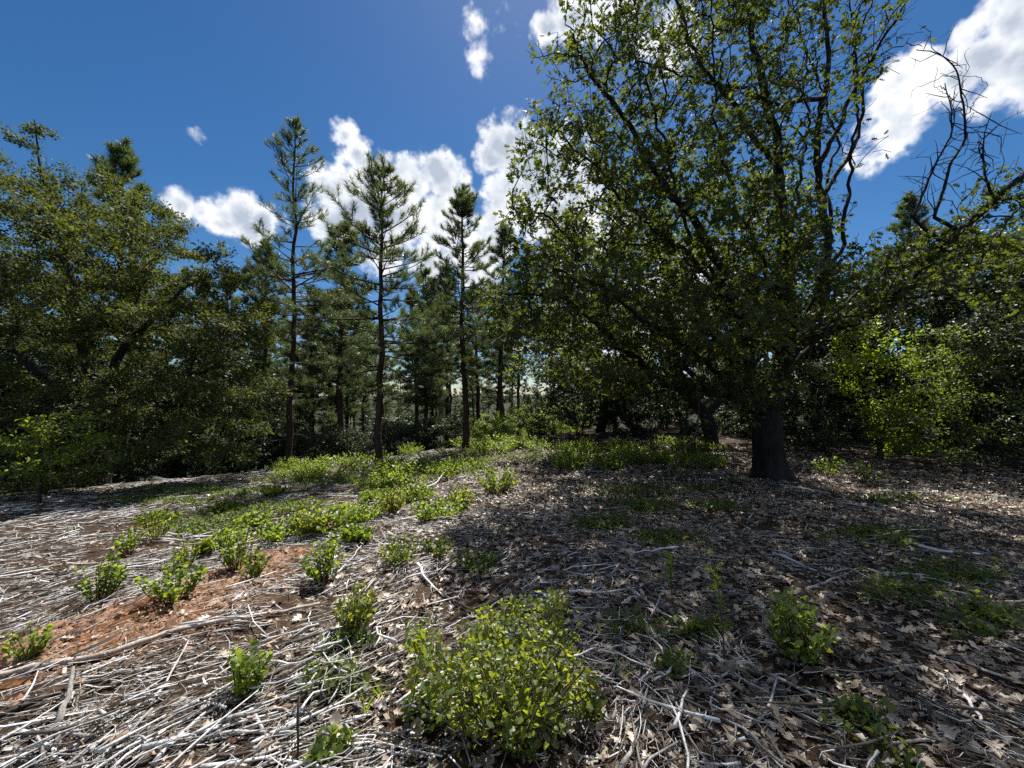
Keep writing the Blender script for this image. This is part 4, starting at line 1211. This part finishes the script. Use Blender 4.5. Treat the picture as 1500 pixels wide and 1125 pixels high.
broadleaf('leafy_bush', 'leafy yellow-green bush in full sun in the foreground', 'bush', fb, st, bcr, 1000, .047, 11, .050, .026, T_ROUND, M['bush_leaf'], M['twig_bark'], 301, 300, None, .45, .0012, .3, 2, .25)
print('bush %.1fs' % (time.time() - T0))
seedling('young plant with broad shiny leaves in front of the leafy bush', 764, 1118, 46, 56, 310, True, 'shrub_leaf', .04, 5, 9, 'leafy_sprout', 'plant')
seedling('glossy sprout at the bottom edge beside the upright bare stem', 486, 1122, 50, 50, 311, True, 'shrub_leaf', .04, 6, 8, 'leafy_sprout', 'plant')
seedling('small sprout with few leaves between dead leaves next to the leafy bush', 866, 1062, 36, 60, 312, True, 'shrub_leaf', .042, 4, 7, 'leafy_sprout', 'plant')
seedling('sprig of small leaves just behind the shaded manzanita clump', 1150, 905, 36, 28, 313, True, 'shrub_leaf', .03, 5, 8, 'leafy_sprout', 'plant')
seedling('dim leafy sprout at the bottom edge under the oak shade', 1290, 1118, 80, 40, 314, True, 'groundcover_leaf', .033, 7, 7, 'leafy_sprout', 'plant')
seedling('low dark clump in the middle of the oak shade', 700, 838, 70, 30, 315, False, 'groundcover_leaf', .035, 16, 10, 'leafy_sprout', 'plant')
seedling('low dark clump up against the tall dark clump in shade', 640, 815, 50, 26, 316, False, 'groundcover_leaf', .035, 12, 10, 'leafy_sprout', 'plant')

# grass-like tufts
def tuft(label, px, py, h_px, n, seed, wd=.006):
    b_ = ground_pt(px, py); h_ = h_px * b_[1] / FPX; r = np.random.default_rng(seed)
    root = thing('grass_tuft', label, 'grass tuft', b_)
    P_ = np.zeros((n, 5, 3)); rd = np.zeros((n, 5))
    for k in range(n):
        a_ = r.uniform(0, 6.28); ln = h_ * r.uniform(.6, 1.1); le = r.uniform(.2, .9)
        for j_ in range(5):
            f = j_ / 4
            P_[k, j_] = (math.cos(a_) * ln * le * f ** 1.6, math.sin(a_) * ln * le * f ** 1.6, ln * f * (1 - .25 * le * f) - .01)
            rd[k, j_] = wd * (1 - f * .85) * .5
    side = np.stack([np.gradient(P_[:, :, 0], axis=1) * 0 + r.normal(size=(n, 1)), np.gradient(P_[:, :, 0], axis=1) * 0 + r.normal(size=(n, 1)), np.zeros((n, 5))], -1)
    side = norm(side) * rd[..., None]
    me_b = M['bright_leaf']
    for k in range(n):
        V = np.concatenate([P_[k] - side[k], P_[k] + side[k]]); F = np.array([(j_, j_ + 1, 6 + j_, 5 + j_) for j_ in range(4)])
        obj('blade', mesh_np('blade', V, F, me_b, True), root)
tuft('strap-leaved green tuft to the shaded side of the leafy bush', 912, 1000, 48, 12, 1, .012)
tuft('spiky green tuft on sticks beside the leafy bush', 560, 1030, 56, 14, 2)
tuft('thin green tuft among sticks near the upright bare stem', 535, 1048, 60, 9, 3, .008)
tuft('thin grassy tuft on the upper stick field', 98, 782, 22, 8, 4, .01)

# thin bare stem standing upright near the bottom edge
p0 = ground_pt(435, 1122)
V, F = tube(np.array([p0 + (0, 0, -.05), p0 + (.004, 0, .10), p0 + (.0, 0, .20), p0 + (.003, 0, .30)]), [.006, .005, .005, .004], 6)
bs = obj('bare_stem', mesh_np('bare_stem', V, F, M['twig_bark'], True)); tag(bs, 'thin dark bare stem standing upright near the bottom edge', 'stem')

# pine seedling in the oak shade, and a slim one beside it
for k, (px, py, h, lab) in enumerate([(1062, 985, 165, 'slim wispy pine seedling with few needles in the oak shade'), (985, 880, 70, 'short wispy seedling in the oak shade beyond the slim one')]):
    b_ = ground_pt(px, py); h_ = h * b_[1] / FPX; r = np.random.default_rng(400 + k)
    root = thing('pine_seedling', lab, 'seedling', b_)
    sP = np.array([(0, 0, -.02), (-.01, 0, h_ * .4), (-.05 * h_, 0, h_ * .75), (-.10 * h_, 0, h_)])
    obj('stem', Bag.mesh((lambda b__: (b__.add(*tube(sP, [.005, .004, .003, .002], 5)), b__)[1])(Bag()), 'stem', M['twig_bark'], True), root)
    tp = np.array([np.array([np.interp(f, [0, .4, .75, 1], sP[:, 0]), 0, f * h_]) + rnd_dir(1, r)[0] * .035 for f in np.linspace(.4, 1, 14)])
    tm_ = tuft_template(18, .07, .0028, .03, r)
    td = norm(tp * (1, 1, 0) + np.array([0, 0, .05]) + rnd_dir(len(tp), r) * .03)
    V, F = stamp(tm_[0], tm_[1], tp, frames(td, rnd_dir(len(tp), r)), np.ones(len(tp)))
    obj('foliage', mesh_np('foliage', V, F, M['bright_leaf']), root, 'stuff')

# ------------------------------------------------------------------ ground cover that nobody could count
gr_ = np.random.default_rng(500)
def sprigs(pts, size, seed, per=7):
    r = np.random.default_rng(seed); n = len(pts)
    P = np.repeat(pts, per, axis=0); n2_ = len(P)
    a_ = r.uniform(0, 6.28, n2_); e_ = r.uniform(.15, 1.2, n2_)
    d = np.stack([np.cos(a_) * np.cos(e_), np.sin(a_) * np.cos(e_), np.sin(e_)], -1)
    hgt_ = r.uniform(.0, .9, n2_)[:, None] * np.repeat(r.uniform(.03, .11, n), per)[:, None]
    P = P + np.concatenate([r.normal(size=(n2_, 2)) * .03, hgt_], 1)
    S = size * r.uniform(.6, 1.3, n2_)
    return stamp(T_LIVE[0][0], T_LIVE[0][1], P, frames(d, np.array([0, 0, 1.]) + rnd_dir(n2_, r) * .5), S)
pts = []
def patch(px, py, w, h, n):
    for k in range(n):
        p = ground_pt(px + gr_.normal() * w * .4, py + gr_.normal() * h * .4)
        pts.append(p + (0, 0, .01))
for a_ in [(295, 775, 90, 16, 130), (400, 745, 150, 14, 230), (340, 760, 90, 12, 70), (250, 720, 160, 8, 120), (500, 705, 150, 10, 260), (620, 690, 110, 12, 200), (720, 672, 110, 10, 220), (830, 672, 120, 14, 260), (950, 675, 120, 12, 260),
           (1290, 790, 100, 20, 60), (1400, 850, 100, 30, 70), (1330, 870, 70, 26, 40), (1450, 910, 80, 34, 45), (940, 745, 60, 12, 120), (880, 770, 60, 14, 90), (980, 795, 50, 14, 70), (960, 720, 120, 12, 150), (1050, 745, 60, 10, 60),
           (520, 950, 30, 8, 26), (480, 1010, 70, 30, 26), (620, 1050, 30, 25, 34), (1030, 930, 40, 18, 26), (990, 985, 25, 14, 16), (1250, 1060, 60, 20, 22), (930, 930, 60, 20, 20), (330, 722, 150, 9, 260), (470, 705, 120, 9, 300), (560, 705, 90, 10, 260), (650, 690, 80, 12, 240), (230, 735, 110, 8, 140), (560, 725, 60, 8, 110), (1300, 735, 90, 8, 60)]:
    patch(*a_)
pts = np.array(pts)
V, F = sprigs(pts, .050, 501, 10)
gc = obj('ground_cover', mesh_np('ground_cover', V, F, M['groundcover_leaf'])); tag(gc, 'low dark green leafy ground cover in patches over the litter', 'ground cover', None, 'stuff')

# ------------------------------------------------------------------ fallen sticks
sr = np.random.default_rng(600)
def stick_field(r0, r1, dens):
    a_max = R(64); n = int(dens * a_max * (r1 ** 2 - r0 ** 2))
    rr = np.sqrt(sr.uniform(r0 ** 2, r1 ** 2, n)); aa = sr.uniform(-a_max, a_max, n)
    x = rr * np.sin(aa); y = rr * np.cos(aa) - .35
    keep = np.ones(n)
    keep *= 1 - .90 * np.clip(bare(x, y) * 1.5 - .12, 0, 1)
    keep *= 1 - .72 * shade_zone(x, y)
    keep *= np.clip(-.25 + 1.9 * (.65 * vnoise(x, y, .55, 3) + .35 * vnoise(x, y, .2, 4)), .04, 1)
    keep *= np.where((y > 9) & (x > 2), .4, 1)
    keep *= np.where(np.hypot(x - OAK[0], y - OAK[1]) < .6, 0, 1)
    k = sr.random(n) < keep
    return x[k], y[k]
def lay(x, y, ln, rad, m, k, heap=.05):
    n = len(x)
    wgt = np.clip((x + .3) / 2.2, 0, 1); wgt = wgt * wgt * (3 - 2 * wgt)
    far = np.clip((y - 3) / 5, 0, 1)
    th = np.where(sr.random(n) < wgt, R(138), R(38) - R(22) * far)
    th = th + sr.normal(size=n) * R(26) * (1 + .5 * far) + (vnoise(x, y, .9, 12) - .5) * R(110)
    wild = sr.random(n) < .24 + .22 * far; th = np.where(wild, sr.uniform(0, np.pi, n), th)
    t = np.linspace(-.5, .5, m)
    bend = sr.normal(size=n) * .08; kink = sr.normal(size=(n, m)) * .016
    u = t[None] * ln[:, None]; v = (bend[:, None] * (t[None] ** 2 * 4 - .33) + kink) * ln[:, None]
    px = x[:, None] + u * np.cos(th)[:, None] - v * np.sin(th)[:, None]
    py = y[:, None] + u * np.sin(th)[:, None] + v * np.cos(th)[:, None]
    base = heap * sr.random(n) ** 2
    tilt = sr.normal(size=n) * .11
    pz = hgt(px, py) + base[:, None] + rad[:, None] * .8 + np.abs(t[None] * 2) * 0 + tilt[:, None] * u * .6 + sr.normal(size=(n, m)) * .004
    pz = np.maximum(pz, hgt(px, py) + rad[:, None] * .3)
    rd = rad[:, None] * (1 - .6 * (t[None] + .5)) * (1 + sr.normal(size=(n, m)) * .08)
    return np.stack([px, py, pz], -1), rd
bag = Bag()
x, y = stick_field(.8, 3.2, 1150)
n = len(x); ln = .03 + sr.gamma(1.0, .10, n); rd = np.clip(.0009 + (.0012 + ln * .0095) * sr.gamma(1.2, .83, n), .0009, .012)
bag.add(*rods(*lay(x, y, np.minimum(ln, .6), rd, 4, 4, .10), 4)); n1 = n
x, y = stick_field(3.2, 6.5, 700)
n = len(x); ln = .04 + sr.gamma(1.1, .085, n); rd = np.clip(.0018 + ln * .011 * sr.gamma(2.0, .5, n), .002, .010)
bag.add(*rods(*lay(x, y, np.minimum(ln, .7), rd, 3, 3, .06), 3)); n2 = n
x, y = stick_field(6.5, 17, 100)
n = len(x); ln = .09 + sr.gamma(1.3, .10, n); rd = np.clip(.005 + ln * .012 * sr.uniform(.6, 1.4, n), .005, .014)
bag.add(*rods(*lay(x, y, np.minimum(ln, .9), rd, 3, 3), 3))
sm = obj('stick_litter', bag.mesh('stick_litter', M['stick'])); tag(sm, 'mat of small grey weathered twigs strewn over the clearing', 'stick litter', None, 'stuff')
print('sticks', n1, n2, n, '%.1fs' % (time.time() - T0))

# larger sticks, each a thing of its own
hand = [
    ([(-20, 1002), (80, 980), (150, 970), (220, 945), (300, 920), (400, 906), (470, 890)], .022, 'longest thick grey branch lying along the lower edge of the red soil'),
    ([(-10, 1060), (60, 1030), (130, 1008), (215, 1000)], .013, 'pale branch lying just below the longest thick branch'),
    ([(225, 1130), (268, 1078), (320, 1042), (388, 994)], .013, 'straight pale stick pointing up at the upright manzanita clump'),
    ([(366, 1046), (384, 1074), (402, 1104)], .012, 'short crooked stick below the upright manzanita clump'),
    ([(300, 1088), (360, 1078), (440, 1084)], .011, 'pale split stick lying level below the upright manzanita clump'),
    ([(84, 1072), (98, 1042), (108, 1014)], .016, 'stubby grey stick jutting up out of the stick mat'),
    ([(62, 1098), (92, 1128)], .014, 'short pale stick at the bottom corner of the stick mat'),
    ([(0, 1092), (40, 1070), (100, 1048)], .012, 'pale stick running into the stubby grey stick'),
    ([(1048, 968), (1085, 1002), (1128, 1024)], .013, 'bent grey stick below the shaded manzanita clump'),
    ([(1088, 1074), (1118, 1064), (1130, 1036), (1139, 1014)], .012, 'hook-shaped grey stick standing proud among dead leaves'),
    ([(1070, 1038), (1086, 1078), (1132, 1130)], .015, 'thick grey stick pointing out of the bottom edge'),
    ([(1165, 1044), (1200, 1062), (1244, 1072), (1272, 1088)], .012, 'long grey stick ending at the white hooked one'),
    ([(1236, 1130), (1228, 1090), (1240, 1068), (1264, 1066)], .012, 'white hooked stick at the bottom edge'),
    ([(1370, 990), (1420, 1022), (1470, 1048), (1515, 1078)], .013, 'long grey stick running to the corner under the oak shade'),
    ([(1348, 1032), (1376, 1012), (1386, 1000)], .012, 'short thick stick crossing the long corner stick'),
    ([(1315, 794), (1368, 812), (1440, 817)], .020, 'fallen branch in deep shade under the lit litter'),
    ([(560, 800), (620, 772), (640, 770)], .014, 'grey stick at the edge of the oak shade near the bright row'),
    ([(420, 796), (470, 782), (505, 792)], .020, 'dark fallen branch just below the row of bright manzanita'),
    ([(755, 790), (764, 800), (776, 806)], .024, 'broad white wood chip in the middle of the oak shade'),
    ([(600, 728), (640, 712), (650, 700)], .016, 'white branch end sticking up before the bushy young pine'),
    ([(1180, 870), (1230, 850), (1262, 835)], .014, 'grey branch in a tangle of sticks under the oak'),
    ([(1060, 880), (1110, 868), (1150, 850)], .013, 'grey stick between wispy seedling and tangle under the oak'),
    ([(640, 870), (700, 905), (770, 888)], .012, 'grey stick directly behind the top of the leafy bush'),
    ([(0, 876), (60, 868), (120, 872)], .012, 'pale stick at the far edge of the red soil'),
    ([(1400, 1010), (1440, 1060), (1450, 1090)], .011, 'split pale stick near the corner under the oak shade'),
]
for pl, rad_, lab in hand:
    G_ = np.array([ground_pt(*p) for p in pl]); G_[:, 2] += rad_ * 1.1 + .015
    if 'jutting' in lab or 'sticking up' in lab: G_[-1, 2] += .10; G_[-2, 2] += .04
    if 'hook-shaped' in lab: G_[-1, 2] += .05
    d = np.concatenate([[0], np.cumsum(np.linalg.norm(np.diff(G_, axis=0), axis=1))]); nn = max(8, int(d[-1] / .06))
    u = np.linspace(0, d[-1], nn); Q = np.stack([np.interp(u, d, G_[:, c]) for c in range(3)], -1)
    for _ in range(3): Q[1:-1] = .5 * Q[1:-1] + .25 * (Q[:-2] + Q[2:])
    Q += sr.normal(size=Q.shape) * .004
    b_ = Q[0].copy()
    V, F = tube(Q - b_, rad_ * .9 * (1 - .5 * u / d[-1]) * (1 + sr.normal(size=nn) * .10), 8, True, None, .16, sr)
    o_ = obj('stick', mesh_np('stick', V, F, M['stick'], True)); o_.location = tuple(b_)
    tag(o_, lab, 'stick', 'fallen sticks')
# leaning bough near the oak
Q = np.array([A(946, 707, 8.4), A(980, 689, 8.6), A(990, 670, 8.8), A(1016, 644, 9.0), A(1022, 626, 9.1), A(1026, 560, 9.2)])
Q[0][2] = float(hgt(Q[0][0], Q[0][1])) + .02
V, F = tube(Q - Q[0], [.016, .018, .02, .02, .018, .012], 6)
o_ = obj('stick', mesh_np('stick', V, F, M['dead_bark'], True)); o_.location = tuple(Q[0]); tag(o_, 'thin dead bough leaning up into the oak from the litter', 'stick', 'fallen sticks')
SM = []
for k in range(14):
    m_ = 8; t = np.linspace(-.5, .5, m_); bend = sr.normal() * .06
    Q = np.stack([t, bend * (t ** 2 * 4 - .33) + sr.normal(size=m_) * .014, sr.normal(size=m_) * .008], -1)
    V, F = tube(Q, .017 * (1 - .62 * (t + .5)) * (1 + sr.normal(size=m_) * .10), 6, True, None, .12, sr)
    if k % 3 != 1:
        b0 = Q[4]; b1 = b0 + np.array([.12, sr.choice([-1, 1]) * .09, .03]); V2, F2 = tube(np.array([b0, (b0 + b1) / 2 + .01, b1]), [.011, .009, .006], 5)
        F = np.concatenate([F, F2 + len(V)]); V = np.concatenate([V, V2])
    SM.append(mesh_np('stick', V, F, M['stick'], True))
x, y = stick_field(1.3, 5.2, 22)
idx = sr.permutation(len(x))[:200]
x, y = x[idx], y[idx]; n = len(x)
Pq, _ = lay(x, y, np.full(n, .5), np.full(n, .01), 3, 4, .06)
for k in range(n):
    d = Pq[k, 2] - Pq[k, 0]; L_ = min(.24 + sr.gamma(1.5, .12), .62); d = d / np.linalg.norm(d)
    o_ = obj('stick', SM[k % 14]); o_.location = tuple(Pq[k, 1] + (0, 0, .012)); o_.rotation_euler = (sr.uniform(0, .3), -math.asin(float(np.clip(d[2], -.5, .5))), math.atan2(d[1], d[0]) + (math.pi if sr.random() < .5 else 0))
    o_.rotation_euler[1] *= 1 if abs(o_.rotation_euler[2] - math.atan2(d[1], d[0])) < .1 else -1
    o_.scale = (L_, L_ * sr.uniform(.9, 1.25), L_ * sr.uniform(.9, 1.2))
    tag(o_, 'one of the finger-thick grey sticks strewn over the near litter', 'stick', 'loose grey sticks')

# ------------------------------------------------------------------ dead leaves
DL = [dead_leaf_t(*a_) for a_ in ((.6, .35, .4), (-.5, .5, -.5), (.3, -.4, .8), (.9, .1, -.3), (-.2, .2, .7), (.1, .6, .2))]
def leaf_field(r0, r1, dens):
    a_max = R(64); n = int(dens * a_max * (r1 ** 2 - r0 ** 2))
    rr = np.sqrt(sr.uniform(r0 ** 2, r1 ** 2, n)); aa = sr.uniform(-a_max, a_max, n)
    x = rr * np.sin(aa); y = rr * np.cos(aa) - .35
    keep = np.clip(shade_zone(x, y) * 1.5, 0, 1) * .85 + .10 + np.where((y < 2.6) & (x > -.8), .35, 0)
    keep = np.where(x < -2.2, keep * .35, keep)
    keep *= np.clip(.3 + 1.4 * vnoise(x, y, .5, 41), 0, 1)
    keep *= np.where(np.hypot(x - OAK[0], y - OAK[1]) < .5, 0, 1)
    k = sr.random(n) < keep
    return x[k], y[k]
def leaf_pose(x, y):
    n = len(x)
    P = np.stack([x, y, hgt(x, y) + .012 + .045 * sr.random(n) ** 2], -1)
    a_ = sr.uniform(0, 6.28, n); e_ = sr.normal(size=n) * .16
    d = np.stack([np.cos(a_) * np.cos(e_), np.sin(a_) * np.cos(e_), np.sin(e_)], -1)
    nrm_ = np.array([0, 0, 1.]) + rnd_dir(n, sr) * .38
    nrm_[sr.random(n) < .3] *= -1
    return P, frames(d, nrm_), np.clip(.03 + sr.gamma(3.0, .014, n), .035, .11)
bag = Bag()
x, y = leaf_field(.8, 4.5, 520); P, Mx, S = leaf_pose(x, y); k = sr.integers(0, 6, len(x))
score = np.where((y > 1.3) & (np.abs(x / y) < 1.25), S / np.hypot(x, y), 0)
alone = np.zeros(len(x), bool); alone[np.argsort(-score)[:300]] = True
DM = [mesh_np('dead_leaf', tv, tf, M['dead_leaf']) for tv, tf in DL]
for i_ in np.nonzero(alone)[0]:
    mt = Matrix.Identity(4)
    for c in range(3):
        ax = Mx[i_, c] * S[i_]; mt[0][c], mt[1][c], mt[2][c] = ax
    mt[0][3], mt[1][3], mt[2][3] = P[i_]
    o_ = obj('dead_leaf', DM[k[i_]], None, None, mt)
    tag(o_, 'one of the curled tan dead oak leaves on the near ground', 'dead leaf', 'dead oak leaves')
for a_ in range(6):
    s_ = (k == a_) & ~alone
    if s_.any(): bag.add(*stamp(DL[a_][0], DL[a_][1], P[s_], Mx[s_], S[s_]))
nl1 = len(x)
x, y = leaf_field(4.5, 14, 330); P, Mx, S = leaf_pose(x, y); S *= 1.15; k = sr.integers(0, 3, len(x))
TD = [oak_leaf(.35, .14, 3, .2), oak_leaf(-.3, .18, 3, -.2), oak_leaf(.15, -.2, 3, .3)]
for a_ in range(3):
    s_ = k == a_
    bag.add(*stamp(TD[a_][0], TD[a_][1], P[s_], Mx[s_], S[s_]))
ll = obj('leaf_litter', bag.mesh('leaf_litter', M['dead_leaf'])); tag(ll, 'thick litter of tan dead oak leaves spread under the oak', 'leaf litter', None, 'stuff')
print('leaf litter', nl1, len(x), '%.1fs' % (time.time() - T0))

# ------------------------------------------------------------------ needles, straw and bark chips between the sticks
def strew(r0, r1, dens, lmin, lmax, wmin, wmax, zmax, mat_, nm, lab, cat):
    a_max = R(64); n = int(dens * a_max * (r1 ** 2 - r0 ** 2))
    rr = np.sqrt(sr.uniform(r0 ** 2, r1 ** 2, n)); aa = sr.uniform(-a_max, a_max, n)
    x = rr * np.sin(aa); y = rr * np.cos(aa) - .35
    k = sr.random(n) < np.clip(.25 + 1.1 * vnoise(x, y, .35, 77), 0, 1); x, y = x[k], y[k]; n = len(x)
    a_ = sr.uniform(0, 6.28, n); e_ = sr.normal(size=n) * .22
    d = np.stack([np.cos(a_) * np.cos(e_), np.sin(a_) * np.cos(e_), np.sin(e_)], -1)
    S = np.stack([sr.uniform(lmin, lmax, n), sr.uniform(wmin, wmax, n), sr.uniform(lmin, lmax, n)], -1)
    V, F = stamp(np.array([(-.5, -.35, 0), (-.42, .5, .02), (.5, .3, .0), (.38, -.5, .03), (0, 0, .07)]), np.array([(0, 3, 4), (3, 2, 4), (2, 1, 4), (1, 0, 4)]),
                 np.stack([x, y, hgt(x, y) + .004 + zmax * sr.random(n) ** 2], -1), frames(d, np.array([0, 0, 1.]) + rnd_dir(n, sr) * .45), S)
    o_ = obj(nm, mesh_np(nm, V, F, M[mat_])); tag(o_, lab, cat, None, 'stuff')
strew(.8, 5.5, 700, .02, .075, .0015, .004, .05, 'straw', 'straw_litter', 'fine brown straw and needles between the near sticks', 'litter')
strew(.8, 9.0, 230, .012, .055, .008, .026, .04, 'chip', 'bark_chips', 'small grey and brown bark chips strewn among the sticks', 'bark chips')

# ------------------------------------------------------------------ reddish stones
RM = []
for k in range(8):
    r = np.random.default_rng(700 + k)
    import bmesh
    bm = bmesh.new(); bmesh.ops.create_icosphere(bm, subdivisions=2, radius=1.0)
    for v in bm.verts:
        c = np.array(v.co); f = 1 + .22 * math.sin(c[0] * 3.1 + k) * math.sin(c[1] * 2.7 + 2 * k) + r.normal() * .05
        q_ = np.round(c * 2.2) / 2.2
        c = (c * .55 + q_ * .45) * f * np.array([1.0, .72, .5])
        v.co = tuple(c)
    me = bpy.data.meshes.new('rock'); bm.to_mesh(me); bm.free(); me.materials.append(M['rock']); RM.append(me)
rr_ = np.random.default_rng(710)
rocks = []
for k in range(60):
    px, py = (rr_.uniform(0, 460), rr_.uniform(880, 1125)) if k < 42 else (rr_.uniform(560, 1050), rr_.uniform(1000, 1125))
    p = ground_pt(px, py); sz = rr_.uniform(.012, .032)
    o_ = obj('rock', RM[k % 8]); o_.location = tuple(p + (0, 0, sz * .25)); o_.rotation_euler = (rr_.normal() * .3, rr_.normal() * .3, rr_.uniform(0, 6.28)); o_.scale = (sz,) * 3
    tag(o_, 'one of the small reddish stones half buried in the near ground', 'rock', 'reddish stones')
for k, (px, py, sz, lab) in enumerate([(20, 975, .075, 'flat reddish stone on bare soil under the red-stemmed sprig'), (175, 1085, .06, 'orange-brown stone wedged among sticks near the bottom edge'), (420, 960, .05, 'red stone below the compact manzanita clump'), (415, 1040, .045, 'dark red stone beside the upright manzanita clump')]):
    p = ground_pt(px, py); o_ = obj('rock', RM[k]); o_.location = tuple(p + (0, 0, sz * .2)); o_.rotation_euler = (.1, .1, k * 1.1); o_.scale = (sz,) * 3
    tag(o_, lab, 'rock', 'reddish stones')
# crumbs of soil and gravel
cp = []
n = 11000
px_ = rr_.normal(size=n); 
ks = rr_.integers(0, len(soil_spots), n)
cx = np.array([p[0] for p, s in soil_spots])[ks] + rr_.normal(size=n) * np.array([s for p, s in soil_spots])[ks] * .6
cy = np.array([p[1] for p, s in soil_spots])[ks] + rr_.normal(size=n) * np.array([s for p, s in soil_spots])[ks] * .5
ok = cy > .7; cx, cy = cx[ok], cy[ok]; n = len(cx)
TV = np.array([(1, 0, 0), (-.5, .8, 0), (-.6, -.7, 0), (0.1, 0, .8)], float); TF = np.array([(0, 1, 3), (1, 2, 3), (2, 0, 3)])
a_ = rr_.uniform(0, 6.28, n)
V, F = stamp(TV, TF, np.stack([cx, cy, hgt(cx, cy) + .002], -1), frames(np.stack([np.cos(a_), np.sin(a_), rr_.normal(size=n) * .3], -1), np.array([0, 0, 1.]) + rnd_dir(n, rr_) * .4), .003 + rr_.gamma(.9, .008, n))
gv = obj('gravel', mesh_np('gravel', V, F, M['rock'])); tag(gv, 'crumbs of red soil and gravel on the bare patches', 'gravel', None, 'stuff')
print('done %.1fs' % (time.time() - T0))
